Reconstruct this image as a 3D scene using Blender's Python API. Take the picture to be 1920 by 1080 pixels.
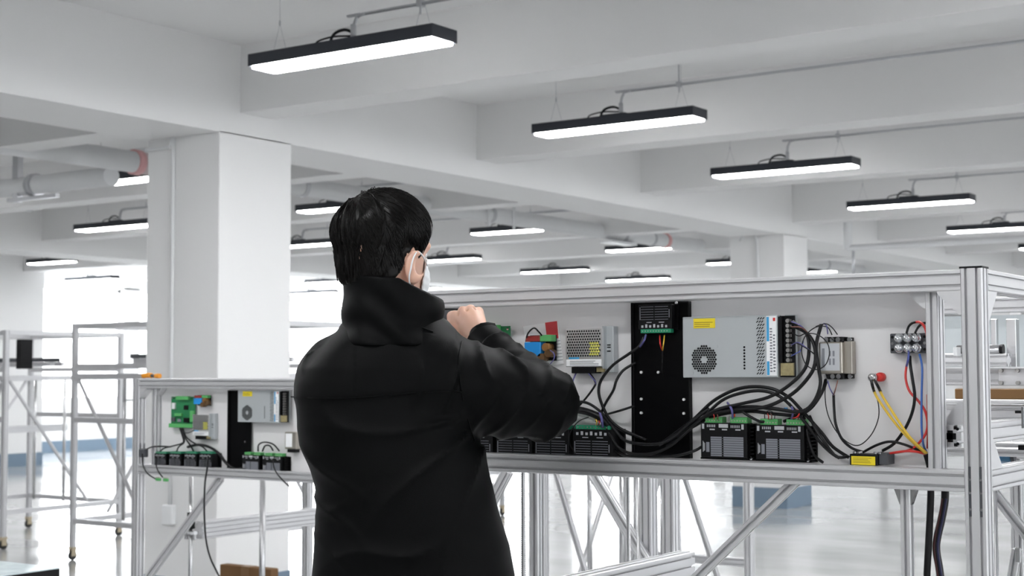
import bpy, math, random
import numpy as np
from mathutils import Vector, Matrix

random.seed(7)
rng = np.random.default_rng(11)
for o in list(bpy.data.objects):
    bpy.data.objects.remove(o, do_unlink=True)
scene = bpy.context.scene
COL = scene.collection

# ------------------------------------------------------------------ camera
CAM_H = 1.45
FPX = 2766.0
YAW, PIT, ROL = (math.radians(a) for a in (34.36, 3.218, -0.171))
F = np.array([-math.sin(YAW)*math.cos(PIT), math.cos(YAW)*math.cos(PIT), math.sin(PIT)])
RT = np.array([math.cos(YAW), math.sin(YAW), 0.0])
UP = np.cross(RT, F)
RT, UP = math.cos(ROL)*RT + math.sin(ROL)*UP, -math.sin(ROL)*RT + math.cos(ROL)*UP
cam_d = bpy.data.cameras.new('camera')
cam = bpy.data.objects.new('camera', cam_d)
COL.objects.link(cam)
cam_d.sensor_width = 36.0
cam_d.lens = FPX/1920*36.0
cam_d.clip_end = 200
cam.matrix_world = Matrix(((RT[0], UP[0], -F[0], 0), (RT[1], UP[1], -F[1], 0), (RT[2], UP[2], -F[2], CAM_H), (0, 0, 0, 1)))
cam_d.dof.use_dof = True
cam_d.dof.focus_distance = 2.95
cam_d.dof.aperture_fstop = 8.5
scene.camera = cam

# ------------------------------------------------------------------ world, light, exposure
world = bpy.data.worlds.new('world')
scene.world = world
world.use_nodes = True
world.node_tree.nodes['Background'].inputs[0].default_value = (0.95, 0.97, 1.0, 1)
world.node_tree.nodes['Background'].inputs[1].default_value = 1.0
LAMP_STRENGTH = 33.0
WINDOW_STRENGTH = 10.0
SIDE_WINDOW_STRENGTH = 2.4
vs = scene.view_settings
vs.view_transform = 'Standard'
vs.look = 'None'
vs.gamma = 1.0
vs.use_curve_mapping = False
vs.exposure = 0.35

# ------------------------------------------------------------------ helpers: places
def ray(x, y):
    return F + RT*(x-960)/FPX - UP*(y-540)/FPX
def ony(x, y, Y):
    r = ray(x, y); v = r*(Y/r[1]); return np.array([v[0], v[1], v[2]+CAM_H])
def onx(x, y, X):
    r = ray(x, y); v = r*(X/r[0]); return np.array([v[0], v[1], v[2]+CAM_H])
def rect(x0, y0, x1, y1, Y):
    ym = (y0+y1)/2; xm = (x0+x1)/2
    return ony(x0, ym, Y)[0], ony(x1, ym, Y)[0], ony(xm, y1, Y)[2], ony(xm, y0, Y)[2]

# ------------------------------------------------------------------ helpers: materials
MATS = {}
def mat(name, col, rough=0.5, metal=0.0, emit=None, emit_s=0.0, noise=0.0, nscale=20.0, bump=0.0, bscale=200.0, spec=0.5, coat=0.0, alpha=1.0, trans=0.0, stretch=None, rough_var=0.0):
    if name in MATS: return MATS[name]
    m = bpy.data.materials.new(name); m.use_nodes = True
    nt = m.node_tree; b = nt.nodes['Principled BSDF']
    c = (*col, 1.0)
    b.inputs['Base Color'].default_value = c
    b.inputs['Roughness'].default_value = rough
    b.inputs['Metallic'].default_value = metal
    b.inputs['Specular IOR Level'].default_value = spec
    b.inputs['Coat Weight'].default_value = coat
    if trans: b.inputs['Transmission Weight'].default_value = trans
    if emit is not None:
        b.inputs['Emission Color'].default_value = (*emit, 1); b.inputs['Emission Strength'].default_value = emit_s
    tc = nt.nodes.new('ShaderNodeTexCoord')
    vec = tc.outputs['Object']
    if stretch:
        mp = nt.nodes.new('ShaderNodeMapping'); mp.inputs['Scale'].default_value = stretch
        nt.links.new(vec, mp.inputs['Vector']); vec = mp.outputs['Vector']
    n = nt.nodes.new('ShaderNodeTexNoise'); n.inputs['Scale'].default_value = nscale; n.inputs['Detail'].default_value = 4
    nt.links.new(vec, n.inputs['Vector'])
    if noise >= 0:
        mx = nt.nodes.new('ShaderNodeMix'); mx.data_type = 'RGBA'
        mx.inputs[6].default_value = tuple(max(0, v*(1-max(noise, .02))) for v in col)+(1,)
        mx.inputs[7].default_value = tuple(min(1, v*(1+max(noise, .02))) for v in col)+(1,)
        nt.links.new(n.outputs['Fac'], mx.inputs[0]); nt.links.new(mx.outputs[2], b.inputs['Base Color'])
    if rough_var:
        mr = nt.nodes.new('ShaderNodeMapRange')
        mr.inputs[1].default_value = .3; mr.inputs[2].default_value = .7
        mr.inputs[3].default_value = max(0.02, rough-rough_var); mr.inputs[4].default_value = rough+rough_var
        nt.links.new(n.outputs['Fac'], mr.inputs[0]); nt.links.new(mr.outputs[0], b.inputs['Roughness'])
    if bump:
        n2 = nt.nodes.new('ShaderNodeTexNoise'); n2.inputs['Scale'].default_value = bscale; n2.inputs['Detail'].default_value = 3
        nt.links.new(vec, n2.inputs['Vector'])
        bp = nt.nodes.new('ShaderNodeBump'); bp.inputs['Strength'].default_value = bump; bp.inputs['Distance'].default_value = 0.002
        nt.links.new(n2.outputs['Fac'], bp.inputs['Height']); nt.links.new(bp.outputs[0], b.inputs['Normal'])
    MATS[name] = m
    return m

M_WALL = mat('wall_paint', (.80, .80, .80), .75, noise=.015, nscale=1.5, bump=.15, bscale=60)
M_BLUE = mat('blue_base_paint', (.16, .225, .30), .5, noise=.04)
M_FLOOR = mat('epoxy_floor', (.43, .435, .435), .12, noise=.28, nscale=1.3, stretch=(.5, 1.3, 1), rough_var=.06, spec=.6, bump=.06, bscale=3)
M_ALU = mat('anodised_aluminium', (.70, .70, .715), .38, .6, noise=.02, nscale=40, bump=.03, bscale=400)
M_ALU_D = mat('dark_slot_aluminium', (.30, .30, .31), .5, .6)
M_STEEL = mat('bright_steel', (.60, .60, .61), .25, 1.0, noise=.03)
M_CHROME = mat('chrome', (.85, .85, .87), .1, 1.0)
M_SHEET = mat('painted_panel_sheet', (.76, .75, .755), .5, noise=.02, nscale=3)
M_WHITE = mat('white_sheet', (.82, .83, .84), .5)
M_BLACK = mat('black_plastic', (.006, .006, .007), .45, spec=.2, noise=.1, nscale=60)
M_BLACKM = mat('black_painted_metal', (.0025, .0025, .003), .38, spec=.1, noise=.15, nscale=30)
M_DGREY = mat('dark_grey_plastic', (.07, .075, .085), .5)
M_MGREY = mat('grey_print', (.22, .23, .26), .6)
M_CABLE = mat('black_cable', (.006, .006, .007), .4, spec=.3)
M_HOUS = mat('lamp_housing_black', (.028, .032, .042), .45, .2)
M_LAMP = mat('lamp_diffuser', (.9, .9, .9), .5, emit=(.985, .99, 1.0), emit_s=LAMP_STRENGTH)
M_PIPE = mat('pipe_white', (.74, .75, .76), .45, noise=.03, nscale=6)
M_CONDUIT = mat('galvanised_conduit', (.50, .51, .53), .4, .6)
M_PINK = mat('red_coupling', (.75, .42, .42), .5)
M_WIN = mat('daylit_window_pane', (.9, .92, .95), .3, emit=(.95, .98, 1.0), emit_s=WINDOW_STRENGTH)
M_WIN2 = mat('shaded_window_pane', (.9, .92, .95), .3, emit=(.95, .98, 1.0), emit_s=SIDE_WINDOW_STRENGTH)
M_WFRAME = mat('window_frame', (.88, .89, .90), .4)
M_PSU = mat('psu_case', (.50, .53, .545), .42, .35, noise=.03, nscale=30)
M_PERF = mat('perforated_metal', (.55, .55, .55), .35, .6)
M_YEL = mat('yellow_label', (.85, .68, .02), .5)
M_LBL = mat('white_label', (.92, .93, .94), .5)
M_LBLU = mat('blue_label', (.05, .36, .68), .5)
M_PCB = mat('green_pcb', (.02, .20, .075), .45, noise=.25, nscale=250)
M_CONN = mat('green_connector', (.10, .42, .13), .45)
M_TEAL = mat('teal_connector', (.02, .27, .14), .45)
M_RED = mat('red_plastic', (.65, .035, .03), .4)
M_DRED = mat('dark_red', (.30, .03, .025), .45)
M_BLU = mat('blue_component', (.02, .28, .72), .35)
M_WBLUE = mat('blue_wire', (.09, .12, .42), .45)
M_WPUR = mat('violet_wire', (.13, .12, .34), .45)
M_WBRN = mat('brown_wire', (.22, .09, .07), .5)
M_WYEL = mat('yellow_wire', (.82, .55, .06), .4)
M_COPPER = mat('copper_coil', (.36, .18, .06), .4, .4)
M_ZINC = mat('zinc_screw', (.80, .80, .80), .5, .3)
M_PRINT = mat('pale_print', (.45, .46, .48), .6)
M_GOLD = mat('brassy_plate', (.40, .34, .18), .4, .4, noise=.35, nscale=150)
M_NICKEL = mat('nickel_case', (.46, .43, .38), .32, .75)
M_SCREW = mat('dull_screw', (.42, .41, .40), .3, .9)
M_COIL = mat('yellow_coil', (.72, .70, .15), .4)
M_BROWN = mat('brown_board', (.20, .10, .03), .6, noise=.1)
M_CARD = mat('cardboard', (.15, .075, .026), .8, noise=.06, nscale=5)
M_ORANGE = mat('orange_plastic', (.85, .33, .02), .45)
M_BTBL = mat('blue_motor', (.05, .18, .32), .4)
M_JACKET = mat('black_jacket_cloth', (.0012, .0014, .0016), .52, noise=.08, nscale=30, bump=.25, bscale=900, spec=.085)
M_TROU = mat('black_trousers', (.012, .012, .016), .8)
M_SHOE = mat('black_shoe', (.01, .01, .01), .5)
M_HAIR = mat('black_hair', (.0025, .002, .0018), .36, noise=.3, nscale=120, spec=.18)
M_MASK = mat('white_mask', (.82, .84, .86), .7)
M_TABLE = mat('glossy_table_film', (.62, .72, .74), .15, noise=.25, nscale=14)
M_RUBBER = mat('caster_rubber', (.02, .02, .02), .6)
M_TAN = mat('caster_nylon', (.55, .47, .33), .5)
M_EYE = mat('eye', (.7, .7, .7), .2)
def skin_mat():
    m = mat('skin', (.72, .44, .33), .5, noise=.07, nscale=25, bump=.1, bscale=250)
    b = m.node_tree.nodes['Principled BSDF']
    b.inputs['Subsurface Weight'].default_value = .15
    b.inputs['Subsurface Radius'].default_value = (.01, .004, .002)
    b.inputs['Subsurface Scale'].default_value = .6
    return m
M_SKIN = skin_mat()

# ------------------------------------------------------------------ helpers: objects
BASE = {}
def tag(o, label=None, cat=None, group=None, kind=None):
    if label: o['label'] = label
    if cat: o['category'] = cat
    if group: o['group'] = group
    if kind: o['kind'] = kind
    return o
def empty(name, loc, label=None, cat=None, group=None, rz=0.0):
    o = bpy.data.objects.new(name, None); COL.objects.link(o)
    o.empty_display_size = .05
    o.location = loc; o.rotation_euler = (0, 0, rz)
    BASE[o.name] = np.array(loc, float)
    tag(o, label, cat, group)
    return o
class MB:
    def __init__(s): s.v = []; s.f = []
    def add(s, vs_, fs_):
        n = len(s.v); s.v += [tuple(map(float, v)) for v in vs_]; s.f += [tuple(i+n for i in f) for f in fs_]
        return s
    def box(s, x0, x1, y0, y1, z0, z1, bev=0.0):
        if x0 > x1: x0, x1 = x1, x0
        if y0 > y1: y0, y1 = y1, y0
        if z0 > z1: z0, z1 = z1, z0
        if bev <= 0:
            vs_ = [(x, y, z) for x in (x0, x1) for y in (y0, y1) for z in (z0, z1)]
            return s.add(vs_, [(0, 1, 3, 2), (4, 6, 7, 5), (0, 4, 5, 1), (2, 3, 7, 6), (0, 2, 6, 4), (1, 5, 7, 3)])
        b = min(bev, (x1-x0)/2.01, (y1-y0)/2.01, (z1-z0)/2.01)
        vs_ = []; idx = {}
        for i, x in enumerate((x0, x1)):
            for j, y in enumerate((y0, y1)):
                for k, z in enumerate((z0, z1)):
                    sx = b if i == 0 else -b; sy = b if j == 0 else -b; sz = b if k == 0 else -b
                    idx[(i, j, k, 'x')] = len(vs_); vs_.append((x, y+sy, z+sz))
                    idx[(i, j, k, 'y')] = len(vs_); vs_.append((x+sx, y, z+sz))
                    idx[(i, j, k, 'z')] = len(vs_); vs_.append((x+sx, y+sy, z))
        fs_ = []
        for a, (u, w) in zip('xyz', ((1, 2), (0, 2), (0, 1))):
            ai = 'xyz'.index(a)
            for t in (0, 1):
                q = []
                for (p, r) in ((0, 0), (1, 0), (1, 1), (0, 1)):
                    key = [0, 0, 0]; key[ai] = t; key[u] = p; key[w] = r
                    q.append(idx[(*key, a)])
                flip = (t == 0) ^ (ai == 1)
                fs_.append(tuple(q[::-1]) if flip else tuple(q))
        for a, b2 in (('x', 'y'), ('x', 'z'), ('y', 'z')):
            c3 = ({'x', 'y', 'z'}-{a, b2}).pop(); ai, bi, ci = ('xyz'.index(q) for q in (a, b2, c3))
            for p in (0, 1):
                for r in (0, 1):
                    k0 = [0, 0, 0]; k0[ai] = p; k0[bi] = r; k1 = list(k0); k0[ci] = 0; k1[ci] = 1
                    fs_.append((idx[(*k0, a)], idx[(*k0, b2)], idx[(*k1, b2)], idx[(*k1, a)]))
        for i in (0, 1):
            for j in (0, 1):
                for k in (0, 1):
                    fs_.append((idx[(i, j, k, 'x')], idx[(i, j, k, 'y')], idx[(i, j, k, 'z')]))
        return s.add(vs_, fs_)
    def cyl(s, p0, p1, r0, r1=None, n=16, caps=True):
        r1 = r0 if r1 is None else r1
        p0 = Vector(p0); p1 = Vector(p1); d = (p1-p0).normalized()
        a = d.orthogonal().normalized(); b = d.cross(a)
        vs_ = []
        for p, r in ((p0, r0), (p1, r1)):
            for i in range(n):
                t = 2*math.pi*i/n; vs_.append(p+a*math.cos(t)*r+b*math.sin(t)*r)
        fs_ = [(i, (i+1) % n, n+(i+1) % n, n+i) for i in range(n)]
        if caps: fs_ += [tuple(range(n))[::-1], tuple(range(n, 2*n))]
        return s.add(vs_, fs_)
    def tube(s, pts, r, n=8, radii=None, smooth=4, closed=False):
        pts = [Vector(p) for p in pts]
        if smooth > 1 and len(pts) > 2:
            out = []; m = len(pts)
            R_ = [] 
            for i in range(m-1):
                p0 = pts[max(i-1, 0)]; p1 = pts[i]; p2 = pts[i+1]; p3 = pts[min(i+2, m-1)]
                for k in range(smooth):
                    t = k/smooth
                    out.append(.5*((2*p1)+(p2-p0)*t+(2*p0-5*p1+4*p2-p3)*t*t+(3*p1-p0-3*p2+p3)*t**3))
                    if radii: R_.append(radii[i]*(1-t)+radii[i+1]*t)
            out.append(pts[-1])
            if radii: R_.append(radii[-1]); radii = R_
            pts = out
        m = len(pts); vs_ = []
        t0 = (pts[1]-pts[0]).normalized(); a = t0.orthogonal().normalized()
        for i, p in enumerate(pts):
            t = (pts[min(i+1, m-1)]-pts[max(i-1, 0)])
            if t.length < 1e-9: t = t0
            t.normalize(); a = (a-t*a.dot(t)).normalized(); b = t.cross(a)
            rr = radii[i] if radii else r
            for j in range(n):
                q = 2*math.pi*j/n; vs_.append(p+a*math.cos(q)*rr+b*math.sin(q)*rr)
        fs_ = [(i*n+j, i*n+(j+1) % n, (i+1)*n+(j+1) % n, (i+1)*n+j) for i in range(m-1) for j in range(n)]
        fs_ += [tuple(range(n))[::-1], tuple(range((m-1)*n, m*n))]
        return s.add(vs_, fs_)
    def lathe(s, prof, c, axis='z', n=20):
        vs_ = []; m = len(prof); c = Vector(c)
        for (r, h) in prof:
            for j in range(n):
                t = 2*math.pi*j/n; u, w = r*math.cos(t), r*math.sin(t)
                p = {'z': (u, w, h), 'y': (u, h, w), 'x': (h, u, w)}[axis]
                vs_.append(c+Vector(p))
        fs_ = [(i*n+j, i*n+(j+1) % n, (i+1)*n+(j+1) % n, (i+1)*n+j) for i in range(m-1) for j in range(n)]
        fs_ += [tuple(range(n))[::-1], tuple(range((m-1)*n, m*n))]
        return s.add(vs_, fs_)
    def prism(s, poly, axis, a0, a1):
        n = len(poly); vs_ = []
        for a in (a0, a1):
            for (u, w) in poly:
                vs_.append({'y': (u, a, w), 'x': (a, u, w), 'z': (u, w, a)}[axis])
        fs_ = [(i, (i+1) % n, n+(i+1) % n, n+i) for i in range(n)]+[tuple(range(n))[::-1], tuple(range(n, 2*n))]
        return s.add(vs_, fs_)
    def build(s, name, m, parent=None, smooth=False, label=None, cat=None, group=None, kind=None, base=None):
        v = np.array(s.v)
        if parent is not None: off = BASE[parent.name]
        else:
            off = np.array(base, float) if base is not None else np.array([(v[:, 0].min()+v[:, 0].max())/2, (v[:, 1].min()+v[:, 1].max())/2, v[:, 2].min()])
        me = bpy.data.meshes.new(name)
        me.from_pydata((v-off).tolist(), [], s.f); me.materials.append(m)
        fix_normals(me)
        if smooth:
            me.polygons.foreach_set('use_smooth', [len(p.vertices) == 4 for p in me.polygons])
        me.update()
        o = bpy.data.objects.new(name, me); COL.objects.link(o)
        if parent is not None: o.parent = parent; BASE[o.name] = off
        else: o.location = off; BASE[o.name] = off
        return tag(o, label, cat, group, kind)
import bmesh
def fix_normals(me):
    bm = bmesh.new(); bm.from_mesh(me); bmesh.ops.recalc_face_normals(bm, faces=bm.faces); bm.to_mesh(me); bm.free()
def copy_tree(o, parent=None):
    c = o.copy(); COL.objects.link(c); c.parent = parent
    for ch in o.children: copy_tree(ch, c)
    return c
# T-slot extrusion, 20 mm cells
EXT = {}
def ext_mesh(w, h, L, slot=.0052, depth=.0085, m=None):
    key = (round(w, 4), round(h, 4), round(L, 4))
    if key in EXT: return EXT[key]
    def side(W):
        k = max(1, int(round(W/.02))); c = W/k; r = []
        for i in range(k):
            u = -W/2+c*(i+.5)
            r += [(u-slot/2, 0), (u-slot/2, .0018), (u-.0050, .0020), (u-.0020, .0075), (u+.0020, .0075), (u+.0050, .0020), (u+slot/2, .0018), (u+slot/2, 0)]
        return r
    b = .0018; poly = []
    poly += [(-w/2+b, -h/2)]+[(u, -h/2+d) for u, d in side(w)]+[(w/2-b, -h/2), (w/2, -h/2+b)]
    poly += [(w/2-d, u) for u, d in side(h)]+[(w/2, h/2-b), (w/2-b, h/2)]
    poly += [(-u, h/2-d) for u, d in side(w)]+[(-w/2+b, h/2), (-w/2, h/2-b)]
    poly += [(-w/2+d, -u) for u, d in side(h)]+[(-w/2, -h/2+b)]
    n = len(poly)
    vs_ = [(u, v, 0) for u, v in poly]+[(u, v, L) for u, v in poly]
    fs_ = [(i, (i+1) % n, n+(i+1) % n, n+i) for i in range(n)]+[tuple(range(n))[::-1], tuple(range(n, 2*n))]
    me = bpy.data.meshes.new('extrusion'); me.from_pydata(vs_, [], fs_); me.materials.append(m or M_ALU); me.update()
    EXT[key] = me
    return me
def bar(root, name, p0, p1, w=.04, h=.04, b_axis=None, label=None):
    p0 = Vector(p0); p1 = Vector(p1); d = p1-p0; L = d.length; d.normalize()
    if b_axis is None: b_axis = Vector((0, 0, 1)) if abs(d.z) < .95 else Vector((0, 1, 0))
    b_axis = Vector(b_axis); a = b_axis.cross(d).normalized(); b = d.cross(a)
    o = bpy.data.objects.new(name, ext_mesh(w, h, L)); COL.objects.link(o)
    o.parent = root
    q = p0-Vector(BASE[root.name])
    o.matrix_local = Matrix(((a.x, b.x, d.x, q.x), (a.y, b.y, d.y, q.y), (a.z, b.z, d.z, q.z), (0, 0, 0, 1)))
    BASE[o.name] = BASE[root.name]
    if label: o['label'] = label
    return o

# ================================================================== SETTING
G = -6.39                      # face of the near girder
CEIL = CAM_H+1.985; GIRD = CAM_H+1.435; BEAM = CAM_H+1.572
COLW = .625
XW0, XW1, YW0, YW1 = -21.95, 11.0, -19.0, 47.0
def struct(mb, name, m, parent=None, **k):
    return mb.build(name, m, parent, kind=None if parent else 'structure', **k)
struct(MB().box(XW0-.3, XW1+.3, YW0-.3, YW1+.3, -.2, 0), 'floor', M_FLOOR, label='glossy light grey epoxy floor reflecting the windows')
struct(MB().box(XW0-.3, XW1+.3, YW0-.3, YW1+.3, CEIL, CEIL+.2), 'ceiling', M_WALL, label='white painted concrete ceiling slab between beams')
girder_x = (G-COLW/2, G-COLW/2-8.2, G-COLW/2+8.2)
for i, gx in enumerate(girder_x):
    struct(MB().box(gx-COLW/2, gx+COLW/2, YW0, YW1, GIRD, CEIL+.02), 'ceiling_girder', M_WALL,
           label=('deep white girder running over the columns', 'white girder further back near the windows', 'white girder beside the camera out of view')[i])
beam_y = [-9.9, -7.4, -4.6, -1.75, .75, 3.3, 6.42, 8.88, 11.36, 14.65, 17.2, 19.75, 22.9, 25.4, 28.0, 31.1, 33.6, 36.2, 39.3, 42, 44.5]
spans = [(girder_x[0]+COLW/2, girder_x[2]-COLW/2), (girder_x[1]+COLW/2, girder_x[0]-COLW/2), (XW0, girder_x[1]-COLW/2), (girder_x[2]+COLW/2, XW1)]
for si, (a, b) in enumerate(spans):
    for y in beam_y:
        if si == 3 and y > 20: continue
        struct(MB().box(a-.01, b+.01, y, y+.27, BEAM, CEIL+.02), 'ceiling_beam', M_WALL, label='white painted ceiling beam between two girders')
col_y = [-1.93, 6.25, 14.43, 22.7, 30.9, 39.1]
for i, gx in enumerate(girder_x):
    for j, y in enumerate(col_y):
        if i == 2 and j not in (0, 1, 2): continue
        if i == 2 and j == 0: continue
        r = struct(MB().box(gx-COLW/2, gx+COLW/2, y, y+COLW, 0, GIRD+.01, .004), 'column', M_WALL,
                   label='square white concrete column with a blue painted foot')
        struct(MB().box(gx-COLW/2-.006, gx+COLW/2+.006, y-.006, y+COLW+.006, 0, .215, .002), 'baseboard', M_BLUE, r)
# outer walls
struct(MB().box(XW0-.3, XW0, YW0, YW1, 0, .93), 'wall_left', M_WALL, label='white wall below the far windows')
struct(MB().box(XW0-.3, XW0, YW0, YW1, 3.02, CEIL), 'wall_left_upper', M_WALL, label='white wall band above the far windows')
struct(MB().box(XW0, XW0+.012, 15.2, YW1, 0, .21), 'baseboard_left', M_BLUE, label='blue painted skirting under the far windows')
struct(MB().box(XW0, -19.25, 2.0, 15.05, 0, CEIL), 'wall_left_bay', M_WALL, label='grey shaded projecting wall bay left of the windows')
struct(MB().box(-19.26, -19.238, 2.0, 15.06, 0, .2), 'baseboard_left_bay', M_BLUE, label='blue skirting of the projecting wall bay')
struct(MB().box(XW0, XW1, YW1, YW1+.3, 0, CEIL), 'wall_back', M_WALL, label='far white end wall of the hall')
struct(MB().box(XW0, XW1, YW0-.3, YW0, 0, CEIL), 'wall_front', M_WALL, label='white wall behind the camera')
struct(MB().box(XW1, XW1+.3, YW0, YW1, 0, .93), 'wall_right', M_WALL, label='white wall under the right hand windows')
struct(MB().box(XW1, XW1+.3, YW0, YW1, 3.02, CEIL), 'wall_right_upper', M_WALL, label='white wall band over the right hand windows')
wn = [0]
def window(axis, c, a0, a1, z0=.93, z1=3.02, inward=1, pane=None):
    pane = pane or M_WIN
    wn[0] += 1
    def bx(a, b, z_0, z_1, d0, d1):
        if axis == 'x': return (c-inward*d1, c-inward*d0, a, b, z_0, z_1)
        return (a, b, c-inward*d1, c-inward*d0, z_0, z_1)
    fr = MB()
    for (p, q, u, w_) in ((a0, a1, z0, z0+.06), (a0, a1, z1-.06, z1), (a0, a0+.06, z0, z1), (a1-.06, a1, z0, z1), (a0, a1, z1-.485, z1-.455)):
        fr.box(*bx(p, q, u, w_, .10, .18))
    k = max(1, int(round((a1-a0)/1.9)))
    for i in range(1, k):
        x = a0+(a1-a0)*i/k; fr.box(*bx(x-.015, x+.015, z0, z1, .12, .16))
    r = fr.build('window_%d' % wn[0], M_WFRAME, kind='structure', label='daylit window in a grey metal frame')
    for i in range(k):
        x0 = a0+(a1-a0)*i/k; x1 = a0+(a1-a0)*(i+1)/k
        MB().box(*bx(x0+.02, x1-.02, z0+.03, z1-.47, .135, .145)).build('pane', pane, r)
        MB().box(*bx(x0+.02, x1-.02, z1-.47, z1-.03, .135, .145)).build('pane', pane, r)
y = 15.3
while y < 44:
    window('x', XW0, y, y+3.7)
    struct(MB().box(XW0-.3, XW0, y+3.7, y+4.1, .9, 3.05), 'wall_left_pier', M_WALL, label='white pier between two far windows')
    y += 4.1
struct(MB().box(XW0-.3, XW0, y, YW1, .9, 3.05), 'wall_left_end', M_WALL, label='white wall at the end of the far windows')
struct(MB().box(XW0-.3, XW0, YW0, 15.3, .9, 3.05), 'wall_left_near', M_WALL, label='white wall at the near end of the far windows')
y = YW0+.4
while y < 44:
    window('x', XW1, y, y+3.7, inward=-1, pane=M_WIN2)
    struct(MB().box(XW1, XW1+.3, y+3.7, y+4.1, .9, 3.05), 'wall_right_pier', M_WALL, label='white pier between right hand windows')
    y += 4.1
struct(MB().box(XW1, XW1+.3, y, YW1, .9, 3.05), 'wall_right_end', M_WALL, label='white wall at the end of right hand windows')
struct(MB().box(XW1, XW1+.3, YW0, YW0+.4, .9, 3.05), 'wall_right_near', M_WALL, label='white wall corner behind the camera')
# conduit and switch box on the big column
cx0 = ony(325, 600, 6.25)[0]
r = empty('column_conduit', (cx0, 6.235, .55), 'thin white conduit climbing the shaded face of the near column', 'conduit')
MB().tube([(cx0, 6.237, .62), (cx0, 6.237, 2.76), (cx0-.03, 6.237, 2.82), (cx0-.10, 6.237, 2.825), (cx0-.24, 6.237, 2.825)], .012, 10).build('pipe', M_PIPE, r, True)
MB().box(cx0-.045, cx0+.045, 6.21, 6.249, .53, .65, .006).build('outlet_box', M_WHITE, r)
cx2 = ony(1420, 480, 14.42)[0]
tag(MB().tube([(cx2, 14.41, .3), (cx2, 14.41, 2.8), (cx2-.2, 14.41, 2.84)], .014, 8).build('column_conduit', M_PIPE, None, True),
    'thin white conduit on the far column above the workstation', 'conduit')

# ================================================================== LAMPS
LZ = CAM_H+1.565
def make_lamp(L, name):
    root = empty(name, (0, 0, 0))
    hw = .098; t = .062
    h = MB()
    h.box(-L/2, L/2, -hw, -hw+.006, 0, t); h.box(-L/2, L/2, hw-.006, hw, 0, t)
    h.box(-L/2, -L/2+.006, -hw, hw, 0, t); h.box(L/2-.006, L/2, -hw, hw, 0, t); h.box(-L/2, L/2, -hw, hw, t-.004, t)
    h.build('housing', M_HOUS, root)
    b = .02; poly = []
    for sx, sy, a0 in ((1, 1, 0), (-1, 1, 90), (-1, -1, 180), (1, -1, 270)):
        for k in range(4):
            a = math.radians(a0+k*30); poly.append((sx*(L/2-.009-b)+b*math.cos(a), sy*(hw-.009-b)+b*math.sin(a)))
    MB().prism(poly, 'z', -.010, .03).build('diffuser', M_LAMP, root)
    MB().box(-.10, .08, -.03, .03, t, t+.022, .004).build('driver_box', M_HOUS, root)
    MB().tube([(-.22, 0, t), (-.2, -.01, t+.03), (-.1, 0, t+.045), (0, .02, t+.04), (.02, .01, t+.06)], .005, 6).build('cord', M_CABLE, root, True)
    MB().tube([(.02, .01, t+.05), (-.03, .0, t+.07), (-.10, .0, t+.055), (-.13, 0, t)], .008, 6).build('cord', M_CABLE, root, True)
    for sx in (-1, 1):
        m = MB(); x = sx*(L/2-.13)
        m.cyl((x, 0, t+.16), (x, 0, CEIL-LZ), .0016, n=5)
        m.cyl((x-.05, -.0, t), (x, 0, t+.16), .0014, n=5); m.cyl((x+.05, 0, t), (x, 0, t+.16), .0014, n=5)
        m.cyl((x, 0, t+.15), (x, 0, t+.175), .005, n=6)
        m.build('suspension_wire', M_CONDUIT, root)
    return root
lampA = make_lamp(1.19, 'ceiling_lamp'); lampB = make_lamp(.90, 'short_ceiling_lamp')
used = {'A': False, 'B': False}
def place_lamp(kind, x, y, label, group=None):
    p = lampA if kind == 'A' else lampB
    o = p if not used[kind] else copy_tree(p)
    used[kind] = True
    o.location = (x, y, LZ); tag(o, label, 'ceiling lamp', group or 'linear ceiling lamps')
LY = [5.52, 8.15, 10.75, 13.65, 16.65, 19.55, 22.2, 25.0, 28.2]
near_lbl = ['large black-edged linear lamp nearest the camera, above the column',
            'linear lamp second nearest in the row over the workstation',
            'linear lamp third nearest in the row over the workstation',
            'linear lamp fourth nearest in the row over the workstation',
            'linear lamp cut off by the right edge of the picture']
for i, y in enumerate(LY):
    place_lamp('A', -4.75, y, near_lbl[i] if i < 5 else 'far linear lamp hidden behind the workstation top rail', None if i < 5 else 'far hidden lamps')
lblB = {1: 'short linear lamp under the white pipe, left of the near column', 2: 'short linear lamp half hidden by the man\'s hair',
        3: 'short linear lamp just right of the man\'s head under the pipe', 4: 'short linear lamp under the far end of the white pipe',
        5: 'short linear lamp cut off by the far column', 6: 'small far lamp just right of the far column'}
for i, y in enumerate(LY):
    place_lamp('B', -9.4, y, lblB.get(i, 'short linear lamp outside the picture in the middle bay'), None if i in lblB else 'lamps out of view in the middle bay')
lblC = {2: 'linear lamp left of the near column with a curved cord', 3: 'linear lamp between the near column and the man\'s head',
        4: 'linear lamp beside the man\'s mask', 5: 'low linear lamp over the top rail right of the man\'s mask', 6: 'lowest long lamp just above the workstation top rail'}
for i, y in enumerate(LY):
    place_lamp('A', -12.55, y, lblC.get(i, 'linear lamp outside the picture in the second row of the middle bay'), None if i in lblC else 'lamps out of view, second middle row')
for i, y in enumerate(LY):
    lb = {3: 'short lamp at the left edge before the grey wall bay', 5: 'low short lamp between near column and the man\'s collar'}
    place_lamp('B', -17.3, y, lb.get(i, 'short lamp outside the picture near the far windows'), None if i in lb else 'lamps out of view near the windows')
for i, y in enumerate(LY[4:]):
    place_lamp('A', -20.05, y, 'lamp glowing against the bright far window' if i == 0 else 'lamp hidden in front of the far windows', None if i == 0 else 'hidden lamps by the far windows')
for x in (-4.75, -1.5, 3.4, 7.0):
    for y in (-7.4, -4.6, -1.85, .9, 2.75 if x == -4.75 else 3.6) + ((() if x == -4.75 else tuple(LY[:7]))):
        place_lamp('A', x, y, 'linear ceiling lamp overhead outside the picture', 'lamps overhead out of view')
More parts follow.
